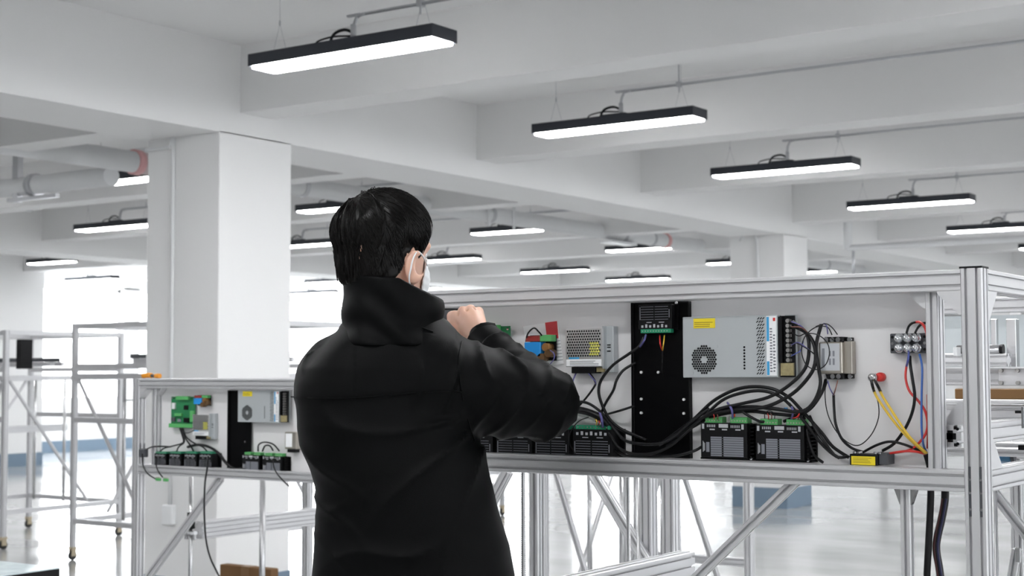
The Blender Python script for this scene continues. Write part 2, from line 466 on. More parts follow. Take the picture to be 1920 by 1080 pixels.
for y in (.3, 2.9):
    place_lamp('B', -9.4, y, 'short ceiling lamp outside the picture at the left', 'lamps out of view at left')
    place_lamp('A', -12.55, y, 'linear ceiling lamp outside the picture at the left', 'lamps out of view at far left')
# conduits feeding the near row
cz = [ony(750, 14, 5.52)[2], ony(1252, 161, 8.15)[2], ony(1555, 256, 10.75)[2], ony(1795, 331, 13.65)[2]]
cond_lbl = ['thin steel conduit dropping to the lamp nearest the camera', 'thin steel conduit dropping to the second lamp over the workstation',
            'thin steel conduit dropping to the third lamp over the workstation', 'thin steel conduit dropping to the fourth lamp over the workstation',
            'thin conduit feeding the lamp at the right picture edge', 'thin far conduit above the workstation corner post']
for i, y in enumerate(LY[:6]):
    z = cz[i] if i < 4 else CAM_H+1.75
    x = -4.72
    r = empty('lamp_conduit', (x, y, LZ+.08), cond_lbl[i], 'conduit', 'lamp conduits')
    MB().tube([(x, y, LZ+.09), (x, y, z-.09), (x+.015, y, z-.025), (x+.08, y, z), (x+.5, y, z), (girder_x[2]-.4, y, z)], .009, 8).build('pipe', M_CONDUIT, r, True)
    MB().tube([(x, y, LZ+.07), (x, y, LZ+.15)], .015, 8, smooth=1).build('gland', M_CONDUIT, r, True)
    for hx in (x+.42, x+2.95, x+5.2):
        h = MB(); h.cyl((hx, y, z-.05), (hx, y, CEIL), .005, n=6); h.box(hx-.012, hx+.012, y-.02, y+.02, z-.016, z+.016)
        h.build('hanger_rod', M_CONDUIT, r)
for i, y in enumerate((10.75, 13.65, 16.65)):
    x = -12.5; z = CAM_H+1.76
    r = empty('lamp_conduit', (x, y, LZ+.08), ('thin conduit above the lamp left of the near column', 'thin conduit above the lamp behind the man', 'thin conduit above the lamp beside the mask')[i], 'conduit', 'lamp conduits')
    MB().tube([(x, y, LZ+.09), (x, y, z-.09), (x+.02, y, z-.02), (x+.1, y, z), (x+.6, y, z), (x+5.1, y, z)], .013, 8).build('pipe', M_CONDUIT, r, True)

# ================================================================== PIPES
PX, PZ, PR = -8.8, CAM_H+1.62, .083
r = empty('overhead_pipe', (PX, 5, PZ), 'thick white pipe hung under the ceiling behind the girder', 'pipe')
MB().cyl((PX, 3.2, PZ), (PX, 44, PZ), PR, n=28).build('pipe_run', M_PIPE, r, True)
for y in (5.9, 8.35, 9.6, 12.45, 15.2, 15.9, 18.6, 21.4, 24.5):
    m = MB(); m.cyl((PX, y-.025, PZ), (PX, y+.025, PZ), PR+.008, n=24); m.cyl((PX, y, PZ+PR), (PX, y, CEIL), .012, n=8)
    m.cyl((PX-.07, y, PZ+PR+.05), (PX+.07, y, PZ+PR+.05), .012, n=8)
    m.build('hanger', M_CONDUIT, r)
for y in (7.72, 8.12, 16.25):
    MB().cyl((PX, y-.03, PZ), (PX, y+.03, PZ), PR+.016, n=24).build('coupling_ring', M_PINK, r, True)
MB().cyl((PX, 7.75, PZ), (PX, 8.1, PZ), PR+.004, n=24).build('coupling_sleeve', mat('pale_pink', (.72, .60, .60), .5), r, True)
# bracket cluster right of the man's head
for y, zz in ((12.3, .0), (12.75, .0)):
    m = MB(); m.cyl((PX+.11, y, PZ-.14), (PX+.11, y, PZ+.18), .016, n=8); m.box(PX+.02, PX+.13, y-.03, y+.03, PZ+.11, PZ+.2)
    m.build('bracket', M_PIPE, r)
m = MB().box(PX-.05, PX+.12, 14.75, 15.35, PZ-.13, PZ-.1); m.build('bracket', M_PIPE, r)
b0 = onx(213, 315, PX)
r = empty('branch_pipe', (PX, b0[1], CAM_H+1.50), 'lower white branch pipe at the left under the thick pipe', 'pipe')
MB().cyl((PX-.02, b0[1], CAM_H+1.49), (PX-5.2, b0[1], CAM_H+1.49), .075, n=24).build('pipe_run', M_PIPE, r, True)
for dx in (-.9, -1.75):
    MB().cyl((PX+dx, b0[1], CAM_H+1.49), (PX+dx-.06, b0[1], CAM_H+1.49), .092, n=24).build('clamp_ring', M_CONDUIT, r, True)
m = MB(); m.box(PX-1.15, PX-1.08, b0[1]-.05, b0[1]-.0, CAM_H+1.36, CEIL); m.box(PX-1.2, PX-.6, b0[1]-.06, b0[1]-.02, CAM_H+1.365, CAM_H+1.395)
m.build('strut_bracket', M_CONDUIT, r)
# steel hanger struts at far left
for i, (px_, Y_) in enumerate(((28, 9.3), (58, 9.9))):
    p = ony(px_, 230, Y_)
    mm = MB().box(p[0]-.03, p[0]+.03, Y_+.016, Y_+.02, CAM_H+1.70, CEIL)
    mm.box(p[0]-.03, p[0]-.026, Y_-.02, Y_+.02, CAM_H+1.70, CEIL); mm.box(p[0]+.026, p[0]+.03, Y_-.02, Y_+.02, CAM_H+1.70, CEIL)
    mm.box(p[0]-.03, p[0]-.012, Y_-.02, Y_-.016, CAM_H+1.70, CEIL); mm.box(p[0]+.012, p[0]+.03, Y_-.02, Y_-.016, CAM_H+1.70, CEIL)
    mm.box(p[0]-.06, p[0]+.06, Y_-.05, Y_+.05, CEIL-.008, CEIL); mm.box(p[0]-.034, p[0]+.034, Y_-.024, Y_+.024, CAM_H+1.69, CAM_H+1.70)
    tag(mm.build('hanger_strut', M_CONDUIT),
        ('dark steel hanger strut at the top left over the pipe', 'paler steel hanger strut beside the dark one at top left')[i], 'strut', 'hanger struts')
# lone smoke detector pipe run right of far column
r = empty('far_service_pipe', (-7.6, 15.6, 2.6), 'pale service pipe with vertical drop right of the far column', 'pipe')
p = ony(1590, 470, 15.6)
MB().tube([(p[0], 15.6, CEIL), (p[0], 15.6, p[2]+.02)], .05, 10, smooth=1).build('drop', M_PIPE, r, True)
MB().tube([(p[0], 15.6, p[2]+.03), (p[0]+6, 15.6, p[2]+.03)], .035, 10, smooth=1).build('run', M_PIPE, r, True)
MB().tube([(p[0]+.06, 15.6, p[2]), (p[0]+.06, 15.6, p[2]-.28)], .014, 8, smooth=1).build('stub', M_CONDUIT, r, True)

# ================================================================== MACHINE FRAMES
def gusset(root, p, sx, sz, axis, t=.036, s=.045):
    """triangular corner bracket at inner corner p, legs along sx (horizontal axis) and sz"""
    x, y, z = p; m = MB()
    if axis == 'x': m.prism([(x, z), (x+sx*s, z), (x+sx*s*.96, z+sz*.006), (x+sx*.006, z+sz*s*.96), (x, z+sz*s)], 'y', y-t/2, y+t/2)
    else: m.prism([(y, z), (y+sx*s, z), (y+sx*s*.96, z+sz*.006), (y+sx*.006, z+sz*s*.96), (y, z+sz*s)], 'x', x-t/2, x+t/2)
    return m.build('corner_bracket', M_ALU, root)
def caster(root, x, y, z1=.10):
    m = MB().cyl((x-.012, y, .035), (x+.012, y, .035), .035, n=18); w = m.build('caster_wheel', M_RUBBER, root)
    m = MB(); m.box(x-.018, x-.014, y-.022, y+.022, .03, z1-.01); m.box(x+.014, x+.018, y-.022, y+.022, .03, z1-.01); m.box(x-.022, x+.022, y-.024, y+.024, z1-.016, z1)
    m.build('caster_fork', M_TAN, root)
def lead_screw(root, x, y, z0, z1, r=.0055, pitch=.005, name='lead_screw', m=None):
    prof = []; z = z0
    while z < z1:
        prof += [(r*.74, z), (r, z+pitch*.22), (r, z+pitch*.48), (r*.74, z+pitch*.7)]; z += pitch
    return MB().lathe([(a, b) for a, b in prof], (x, y, 0), 'z', 12).build(name, m or M_STEEL, root)
def frame(name, label, x0, x1, y0, y1, ztop, zlow, zfoot=.18, group=None, posts=True, mids=True, rods=True, braces=True, wheels=True):
    """x0..y1 outer limits; zlow = centre of the lower panel rails"""
    r = empty(name, ((x0+x1)/2, (y0+y1)/2, 0), label, 'machine frame', group)
    cx = (x0+.02, x1-.02); cy = (y0+.02, y1-.02)
    for x in cx:
        for y in cy:
            bar(r, 'post', (x, y, .10), (x, y, ztop))
            if wheels: caster(r, x, y)
    for z in (ztop-.021, zlow, zfoot):
        for y in cy: bar(r, 'rail', (x0+.04, y, z), (x1-.04, y, z))
        for x in cx: bar(r, 'rail', (x, y0+.04, z), (x, y1-.04, z))
    return r
# ---- workstation in front
Y1 = 2.72; Z1T = 1.637; Z1L = 1.245
X1R = -.814; X1L = -2.16; Y1B = 3.86
R1 = frame('machine_frame', 'near aluminium machine frame with the open control panel the man works at', X1L, X1R, Y1, Y1B, Z1T, Z1L)
ip = ony(1750, 700, 2.75)
XI = ip[0]
bar(R1, 'inner_post', (XI, 2.765, Z1L+.02), (XI, 2.765, Z1T-.04), .024, .04)
bar(R1, 'inner_post', (X1L+.10, 2.765, Z1L+.02), (X1L+.10, 2.765, Z1T-.04), .024, .04)
gusset(R1, (X1R-.04, Y1+.02, Z1T-.041), -1, -1, 'x')
gusset(R1, (XI-.012, Y1+.042, Z1T-.041), -1, -1, 'x', .03, .03)
gusset(R1, (X1R-.02, Y1+.04, Z1T-.041), 1, -1, 'y', s=.06)
gusset(R1, (X1R-.02, Y1+.04, Z1L+.02), 1, 1, 'y', s=.07)
# caps and slot hardware on the near post
MB().box(X1R-.0415, X1R+.0005, Y1-.0005, Y1+.0415, Z1T, Z1T+.0035).build('post_cap', M_BLACK, R1)
for sx in (-.03, -.01):
    for (za, zb) in ((1.272, 1.250), (1.246, 1.226), (1.222, 1.196), (1.192, 1.181)):
        MB().box(X1R+sx-.0022, X1R+sx+.0022, Y1+.0012, Y1+.0045, zb, za).build('slot_connector', M_DGREY, R1)
    for zz in (1.248, 1.224, 1.194):
        MB().cyl((X1R+sx, Y1-.0002, zz), (X1R+sx, Y1+.004, zz), .0026, n=10).build('set_screw', M_CHROME, R1)
# back sheet carrying the electronics
YP = 2.806
MB().box(X1L+.10, XI+.004, YP, YP+.003, Z1L+.012, Z1T-.035).build('mounting_sheet', M_SHEET, R1)
# legs, braces, screws under the panel
pl = ony(1701, 1000, 2.75)[0]
bar(R1, 'leg', (pl, 2.75, .1), (pl, 2.75, Z1L-.02), .02, .02)
for sx in (-1, 1): MB().prism([(pl+sx*.01, Z1L-.02), (pl+sx*.022, Z1L-.02), (pl+sx*.011, Z1L-.05), (pl+sx*.01, Z1L-.05)], 'y', 2.742, 2.758).build('corner_bracket', M_STEEL, R1)
a = ony(1489, 905, 2.75); b = ony(1290, 1099, 2.75); d = b-a
bar(R1, 'brace', a-d*.05, b+d*1.2, .02, .02, (0, 1, 0))
a = ony(1113, 888, 3.80); b = ony(1209, 1048, 3.80); d = b-a
bar(R1, 'brace', a-d*.25, b+d*1.3, .03, .03, (0, 1, 0))
a = ony(952, 884, 3.80); b = ony(925, 935, 3.80); d = b-a
bar(R1, 'brace', a, b+d*3, .03, .03, (0, 1, 0))
pm = ony(1258, 960, 3.84)[0]
bar(R1, 'leg', (pm, 3.84, .1), (pm, 3.84, Z1L-.02), .04, .04)
p = ony(981, 960, 2.90); lead_screw(R1, p[0], 2.90, .15, Z1L-.0, .006)
bar(R1, 'leg', (p[0]+.004, 2.95, .1), (p[0]+.004, 2.95, Z1L-.01), .02, .02)
p = ony(1178, 960, 3.45); lead_screw(R1, p[0], 3.45, .15, Z1L, .006)
p = ony(1197, 960, 3.7); MB().cyl((p[0], 3.7, .15), (p[0], 3.7, Z1L), .005, n=12).build('guide_rod', M_STEEL, R1, True)
# carriage beam reaching towards the camera
pc = ony(1303, 1060, 2.94)
cb = bar(R1, 'carriage_beam', (pc[0]-.02, 2.10, pc[2]), (pc[0]-.02, 2.94, pc[2]), .04, .06)
# things in the right hand bay of the frame
pe = ony(1782, 818, 2.80)
YB0 = 2.80
bar(R1, 'side_beam', (pe[0], YB0, pe[2]), (pe[0], Y1B-.04, pe[2]), .042, .042)
ec = MB()
ec.box(pe[0]-.011, pe[0]+.011, YB0-.0016, YB0-.0006, pe[2]-.006, pe[2]+.006); ec.box(pe[0]-.005, pe[0]+.005, YB0-.0016, YB0-.0006, pe[2]-.011, pe[2]+.011)
for sx in (-1, 1):
    for sz in (-1, 1):
        ec.cyl((pe[0]+sx*.014, YB0-.0016, pe[2]+sz*.014), (pe[0]+sx*.014, YB0-.0004, pe[2]+sz*.014), .003, n=10)
    ec.box(pe[0]+sx*.010-.003, pe[0]+sx*.010+.003, YB0-.0016, YB0-.0004, pe[2]+.013, pe[2]+.019)
    ec.box(pe[0]+sx*.010-.003, pe[0]+sx*.010+.003, YB0-.0016, YB0-.0004, pe[2]-.019, pe[2]-.013)
ec.build('profile_holes', M_BLACK, R1)
MB().prism([(pe[0]-.021, pe[2]+.021), (pe[0]+.022, pe[2]+.021), (pe[0]+.022, pe[2]+.066), (pe[0]+.014, pe[2]+.066)], 'y', YB0+.01, YB0+.035).build('corner_bracket', M_ALU, R1)
def pbox(root, name, m, x0, y0, x1, y1, Y, depth, bev=0.0, cls=None):
    a, b, c, d = rect(x0, y0, x1, y1, Y)
    return MB().box(a, b, Y, Y+depth, c, d, bev).build(name, m, root)
pbox(R1, 'rear_sheet', mat('rear_sheet_paint', (.62, .67, .69), .5), 1730, 590, 2100, 690, 3.90, .004)
pbox(R1, 'rear_upright', M_STEEL, 1858, 598, 1868, 690, 3.6, .02, .001)
pbox(R1, 'rear_upright', M_STEEL, 1887, 598, 1905, 690, 3.55, .03, .001)
a = ony(1700, 675, 3.42); b = ony(1884, 675, 3.42)
bar(R1, 'axis_rail', (a[0], 3.45, a[2]), (b[0], 3.45, b[2]), .04, .03)
a = ony(1790, 656, 3.42); b = ony(1877, 656, 3.42)
m_ = MB().cyl((a[0], 3.44, a[2]), (b[0]-.006, 3.44, a[2]), .011, n=18).build('motor', M_STEEL, R1, True)
MB().cyl((b[0]-.006, 3.44, a[2]), (b[0], 3.44, a[2]), .012, n=18).build('motor_cap', M_BLACK, R1)
pbox(R1, 'rail_clamp', M_WHITE, 1787, 651, 1794, 668, 3.40, .03, .001)
pbox(R1, 'tray_plate', M_WHITE, 1700, 688, 1935, 691, 3.30, .10)
a = ony(1690, 706, 3.34); b = ony(1875, 706, 3.34)
bar(R1, 'cross_rail', (a[0], 3.36, a[2]), (b[0], 3.36, a[2]), .04, .04)
pbox(R1, 'joint_plate', M_ALU, 1872, 691, 1990, 723, 3.32, .006, .001)
for (u, v) in ((1877, 695), (1908, 695), (1877, 718), (1909, 718)):
    q = ony(u, v, 3.315); MB().cyl((q[0], 3.309, q[2]), (q[0], 3.319, q[2]), .0045, n=12).build('bolt', M_SCREW, R1)
pbox(R1, 'white_strip', M_WHITE, 1760, 723, 1990, 729, 3.30, .02)
pbox(R1, 'brown_board', M_BROWN, 1790, 729, 1990, 749, 3.28, .03, .002)
pbox(R1, 'board_edge_rail', M_ALU, 1760, 749, 1990, 757, 3.26, .03, .002)
a = ony(1690, 774, 3.30); b = ony(1990, 774, 3.30)
bar(R1, 'cross_rail', (a[0], 3.33, a[2]), (b[0], 3.33, a[2]), .04, .04)
pbox(R1, 'sensor', M_BLACK, 1903, 770, 1916, 775, 3.24, .02)
pbox(R1, 'sensor_bracket', M_CHROME, 1915, 763, 1919, 803, 2.95, .004)
a = ony(1690, 843, 3.45); b = ony(1990, 843, 3.45)
bar(R1, 'cross_rail', (a[0], 3.48, a[2]), (b[0], 3.48, a[2]), .04, .02)
pbox(R1, 'limit_switch', M_BLACK, 1909, 835, 1925, 844, 3.2, .02)
a = ony(1862, 857, 3.5); b = ony(1892, 857, 3.5)
MB().cyl((a[0], 3.52, a[2]), (b[0], 3.52, a[2]), .011, n=18).build('stepper_motor', M_BTBL, R1, True)
MB().cyl((b[0], 3.52, a[2]), (b[0]+.008, 3.52, a[2]), .012, n=18).build('stepper_cap', M_DGREY, R1)
pr = ony(1867, 1000, 3.0); MB().cyl((pr[0], 3.0, .12), (pr[0], 3.0, Z1L), .0045, n=14).build('guide_rod', M_CHROME, R1, True)
a = ony(1868, 930, 3.05); b = ony(1925, 1002, 3.05); d = b-a
bar(R1, 'brace', a-d*.1, b+d*1.5, .02, .02, (0, 1, 0))
pp = ony(1909, 980, 3.84)[0]
bar(R1, 'leg', (pp, 3.84, .1), (pp, 3.84, Z1L-.02), .03, .03)
a = ony(1907, 1030, 3.3); b = ony(1898, 1085, 3.3); d = b-a
bar(R1, 'brace', a, b+d*2, .02, .02, (0, 1, 0))
pbox(R1, 'brace_plate', M_STEEL, 1903, 1027, 1913, 1055, 3.27, .006, .001)

# ---- second workstation behind at left
Y2 = 4.37; Z2T = 1.422; Z2L = 1.032; X2L = -4.985; X2R = -3.60
R2 = frame('machine_frame', 'second aluminium machine frame behind the man\'s left side', X2L, X2R, Y2, Y2+1.12, Z2T, Z2L)
YP2 = Y2+.062
xi2 = ony(289, 800, Y2+.03)[0]
bar(R2, 'inner_post', (xi2, Y2+.045, Z2L+.02), (xi2, Y2+.045, Z2T-.04), .024, .04)
gusset(R2, (X2L+.04, Y2+.02, Z2T-.041), 1, -1, 'x')
gusset(R2, (xi2+.012, Y2+.045, Z2T-.041), 1, -1, 'x', .03, .03)
MB().box(xi2+.0, X2R-.04, YP2, YP2+.003, Z2L+.012, Z2T-.035).build('mounting_sheet', M_SHEET, R2)
a = ony(410, 902, Y2+.03); b = ony(280, 1080, Y2+.03); d = b-a
bar(R2, 'brace', a-d*.03, b+d*1.0, .028, .028, (0, 1, 0))
p = ony(358, 960, Y2+.12); MB().cyl((p[0], Y2+.12, .15), (p[0], Y2+.12, Z2L), .009, n=14).build('lead_screw', M_STEEL, R2, True)
pn = ony(358, 985, Y2+.12)
m = MB(); m.cyl((p[0], Y2+.12, pn[2]+.02), (p[0], Y2+.12, pn[2]+.055), .016, n=14); m.cyl((p[0], Y2+.12, pn[2]-.015), (p[0], Y2+.12, pn[2]+.015), .019, n=14)
m.build('coupling', M_BLACK, R2)
m = MB(); m.cyl((p[0], Y2+.12, pn[2]-.035), (p[0], Y2+.12, pn[2]-.022), .048, n=20); m.cyl((p[0]-.025, Y2+.12, pn[2]-.06), (p[0]-.025, Y2+.12, pn[2]-.03), .009, n=8); m.cyl((p[0]+.025, Y2+.12, pn[2]-.06), (p[0]+.025, Y2+.12, pn[2]-.03), .009, n=8)
m.build('nut_flange', M_STEEL, R2)
bar(R2, 'carriage_beam', (p[0]+.05, Y2+.12, pn[2]-.018), (p[0]+.05, Y2+1.05, pn[2]-.018), .05, .075)
p = ony(492, 1000, Y2+.3); MB().cyl((p[0], Y2+.3, .15), (p[0], Y2+.3, Z2L), .013, n=14).build('guide_rod', M_STEEL, R2, True)

# ---- frames further back
def far_rig(label, x0, x1, y0, y1, zt, zl, devs=True, mids=True):
    r = frame('machine_frame', label, x0, x1, y0, y1, zt, zl, .30, 'machine frames standing further back')
    if mids: bar(r, 'mid_rail', (x0+.04, y0+.02, zl-.34), (x1-.04, y0+.02, zl-.34))
    zm = zl-.34 if mids else .55
    bar(r, 'mid_rail', (x0+.04, y1-.02, zm), (x1-.04, y1-.02, zm))
    w = x1-x0
    for f_ in (.18, .42, .72):
        MB().cyl((x0+w*f_, y0+.25, .3), (x0+w*f_, y0+.25, zl), .013, n=10).build('guide_rod', M_STEEL, r, True)
    for f_ in (.3, .62):
        MB().cyl((x0+w*f_, y1-.25, .3), (x0+w*f_, y1-.25, zl), .013, n=10).build('guide_rod', M_STEEL, r, True)
    bar(r, 'brace', (x0+.06, y0+.02, zl-.02), (x0+w*.45, y0+.02, .34), .022, .022, (0, 1, 0))
    bar(r, 'brace', (x1-.06, y0+.02, zl-.02), (x1-w*.45, y0+.02, .34), .022, .022, (0, 1, 0))
    bar(r, 'brace', (x1-.02, y0+.06, zl-.02), (x1-.02, y0+(y1-y0)*.7, .34), .022, .022, (1, 0, 0))
    bar(r, 'brace', (x0+.02, y1-.06, zl-.02), (x0+.02, y0+(y1-y0)*.3, .34), .022, .022, (1, 0, 0))
    if mids: bar(r, 'carriage_beam', (x0+w*.5, y0+.12, zl-.45), (x0+w*.5, y1-.1, zl-.45), .04, .06)
    bar(r, 'panel_rail', (x0+.04, y0+.02, zl+.075), (x1-.04, y0+.02, zl+.075))
    bar(r, 'panel_rail', (x0+.04, y1-.02, zl+.075), (x1-.04, y1-.02, zl+.075))
    bar(r, 'inner_rail', (x0+.05, (y0+y1)/2, zl+.12), (x1-.05, (y0+y1)/2, zl+.12))
    if devs:
        MB().box(x0+.05, x1-.05, (y0+y1)/2-.05, (y0+y1)/2-.03, zl+.14, zl+.175).build('belt_cover', M_DGREY, r)
        MB().box(x0+w*.28, x0+w*.28+.07, y0+.3, y0+.42, zl+.05, zl+.30).build('drive_box', M_BLACK, r)
        MB().box(x0+w*.80, x0+w*.80+.06, y0+.3, y0+.42, zl+.08, zl+.33).build('drive_box', M_BLACK, r)
        for f_ in (.25, .55, .85):
            MB().box(x0+w*f_, x0+w*f_+.05, (y0+y1)/2-.06, (y0+y1)/2+.02, zl+.10, zl+.14).build('slide_block', M_WHITE, r)
    return r
far_rig('far machine frame on casters at the left edge of the picture', -11.62, -10.33, 7.70, 8.95, 1.80, 1.40)
far_rig('far machine frame on casters between the left edge and the near column', -9.33, -7.5, 7.56, 8.75, 1.83, 1.42)
far_rig('blurred machine frame seen under the near control panel', -3.71, -3.0, 5.62, 6.40, 1.50, 1.10, mids=False)
far_rig('far machine frame against the bright windows, seen left of the man\'s shoulder', -9.9, -8.5, 11.2, 12.3, 1.80, 1.40)

# ================================================================== ELECTRONICS
DEV = 'control panel electronics'
def text_lines(mb, x0, x1, z0, z1, Y, n, t=.0006, rnd=True, fill=.5):
    """rows of tiny print too small to read"""
    for i in range(n):
        zc = z1-(z1-z0)*(i+.5)/n; h = (z1-z0)/n*fill/2
        xe = x1-(x1-x0)*(random.random()*.35 if rnd else 0)
        mb.box(x0, xe, Y-t, Y, zc-h, zc+h)
    return mb
def psu(x0, x1, z0, z1, yf, yp, label, detail=True, k=1.0):
    w = x1-x0; h = z1-z0
    r = empty('power_supply', ((x0+x1)/2, yp, z0), label, 'power supply', DEV)
    MB().box(x0, x0+w*.86, yf, yp, z0, z1, .0012).build('case', M_PSU, r)
    m = MB(); m.box(x0+w*.86, x0+w*.985, yf+.012, yp, z0+.001, z1-.002); m.box(x0+w*.865, x0+w*.895, yf+.003, yp, z0+h*.24, z1-.004)
    m.build('terminal_bay', M_BLACK, r)
    MB().box(x0+w*.895, x0+w, yp-.0035, yp-.001, z0, z1, .0004).build('base_flange', M_PSU, r)
    MB().box(x0+w*.875, x0+w*.985, yf+.006, yf+.012, z0+.004, z0+h*.23).build('circuit_board', M_GOLD, r)
    for i in range(9):
        zc = z1-h*(.10+.078*i)
        m = MB(); m.cyl((x0+w*.945, yf+.002, zc), (x0+w*.945, yf+.014, zc), .0042*k, n=12); m.box(x0+w*.925, x0+w*.965, yf+.010, yf+.0125, zc-.0030*k, zc+.0030*k)
        m.build('terminal_screw', M_SCREW, r)
    # label strip
    st = MB().box(x0+w*.765, x0+w*.852, yf-.0006, yf, z0+.004, z1-.002).build('rating_label', M_LBL, r)
    m = MB(); m.box(x0+w*.768, x0+w*.790, yf-.001, yf-.0006, z0+h*.58, z1-.004); m.box(x0+w*.768, x0+w*.790, yf-.001, yf-.0006, z0+.005, z0+h*.26)
    m.build('blue_bar', M_LBLU, st)
    MB().box(x0+w*.825, x0+w*.845, yf-.001, yf-.0006, z1-h*.10, z1-.006).build('red_mark', M_RED, st)
    m = MB(); text_lines(m, x0+w*.796, x0+w*.818, z0+.01, z1-h*.2, yf-.0006, 16, .0004)
    text_lines(m, x0+w*.824, x0+w*.846, z0+.01, z1-h*.3, yf-.0006, 12, .0004); m.build('fine_print', M_MGREY, st)
    # yellow warning label
    yl = MB().box(x0+w*.105, x0+w*.305, yf-.0007, yf, z1-h*.19, z1-h*.03).build('warning_label', M_YEL, r)
    text_lines(MB(), x0+w*.115, x0+w*.295, z1-h*.175, z1-h*.08, yf-.0007, 3, .0004, fill=.35).build('fine_print', mat('label_print', (.30, .22, .02), .6), yl)
    # fan grille: hexagonal holes round a hub
    cx = x0+w*.20; cz = z0+h*.295; R = h*.24
    m = MB(); s = R*.175
    for i in range(-7, 8):
        for j in range(-7, 8):
            u = s*(i+.5*(j % 2)); v = s*.87*j; q = math.hypot(u, v)
            if R*.30 < q < R*.97:
                m.add([(cx+u+s*.46*math.cos(a), yf-.0006, cz+v+s*.46*math.sin(a)) for a in [math.pi/6+math.pi/3*t for t in range(6)]] +
                      [(cx+u+s*.46*math.cos(a), yf+.0004, cz+v+s*.46*math.sin(a)) for a in [math.pi/6+math.pi/3*t for t in range(6)]],
                      [(0, 1, 2, 3, 4, 5)]+[(t, (t+1) % 6, 6+(t+1) % 6, 6+t) for t in range(6)])
    m.build('fan_grille_holes', M_BLACK, r)
    for (u, v) in ((-.9, -.9), (.95, .9)):
        MB().cyl((cx+u*R, yf-.0012, cz+v*R), (cx+u*R, yf, cz+v*R), .0035*k, n=10).build('screw', M_PSU, r)
    m = MB()
    for i in range(8):
        zc = z0+h*(.49-.049*i); m.cyl((x0+w*.567, yf-.0006, zc), (x0+w*.567, yf+.0004, zc), h*.018, n=8)
    m.build('indicator_holes', M_BLACK, r)
    m = MB(); n = 18
    for i in range(n):
        zc = z0+h*(.07+.88*i/(n-1))
        for q in range(3):
            xx = x0+w*(.69+.022*q)+(w*.006 if i % 2 else -w*.004)
            m.add([(xx-.003*k, yf-.0006, zc-.002*k), (xx-.001*k, yf-.0006, zc-.0026*k), (xx+.003*k, yf-.0006, zc+.0012*k), (xx+.001*k, yf-.0006, zc+.0022*k)], [(0, 1, 2, 3)])
    m.build('vent_slots', M_BLACK, r)
    return r
def small_psu(x0, x1, z0, z1, yf, yp, label, k=1.0):
    w = x1-x0; h = z1-z0
    r = empty('switching_supply', ((x0+x1)/2, yp, z0), label, 'power supply', DEV)
    MB().box(x0, x0+w*.80, yf+.001, yp, z0+h*.14, z1-h*.05, .001).build('case', M_PERF, r)
    m = MB(); m.box(x0+w*.80, x0+w*.985, yf+.012, yp, z0+.002, z1, .001); m.box(x0+w*.81, x0+w*.84, yf, yp, z0+h*.1, z1); m.build('side_flange', M_PSU, r)
    for f_ in (.60, .55, .47): MB().box(x0+w*.86, x0+w*.93, yf+.0105, yf+.012, z0+h*f_-.0012*k, z0+h*f_+.0012*k).build('flange_slot', M_BLACK, r)
    m = MB(); sx = w*.052
    for i in range(14):
        for j in range(13):
            u = x0+w*.05+sx*(i+.5*(j % 2)); v = z1-h*.10-sx*.98*j
            if u > x0+w*.78 or v < z0+h*.36: continue
            m.add([(u+sx*.36*math.cos(a), yf+.0003, v+sx*.36*math.sin(a)) for a in [math.pi/6+math.pi/3*t for t in range(6)]], [(5, 4, 3, 2, 1, 0)])
            m.add([(u+sx*.36*math.cos(a), yf+.0008, v+sx*.36*math.sin(a)) for a in [math.pi/6+math.pi/3*t for t in range(6)]], [(5, 4, 3, 2, 1, 0)])
    m.build('vent_holes', M_BLACK, r)
    m = MB()
    for i in range(4):
        for j in range(5):
            u = x0+w*.55+sx*(i+.5*(j % 2)); v = z1-h*.36-sx*.98*j; m.cyl((u, yf-.0007, v), (u, yf+.0005, v), sx*.42, n=8)
    m.build('coil', M_COIL, r)
    lb = MB().box(x0+w*.02, x0+w*.785, yf, yf+.0015, z0+h*.155, z0+h*.30).build('rating_label', M_LBL, r)
    text_lines(MB(), x0+w*.10, x0+w*.74, z0+h*.165, z0+h*.275, yf, 4, .0004, fill=.4).build('fine_print', M_MGREY, lb)
    MB().box(x0+w*.08, x0+w*.30, yf, yf+.0015, z0+h*.305, z0+h*.345).build('blue_label', M_LBLU, r)
    MB().box(x0+w*.11, x0+w*.62, yf+.004, yp, z0, z0+h*.135, .0008).build('terminal_block', M_BLACK, r)
    MB().box(x0+w*.64, x0+w*.80, yf+.008, yp, z0+.003, z0+h*.13).build('circuit_board', M_GOLD, r)
    return r
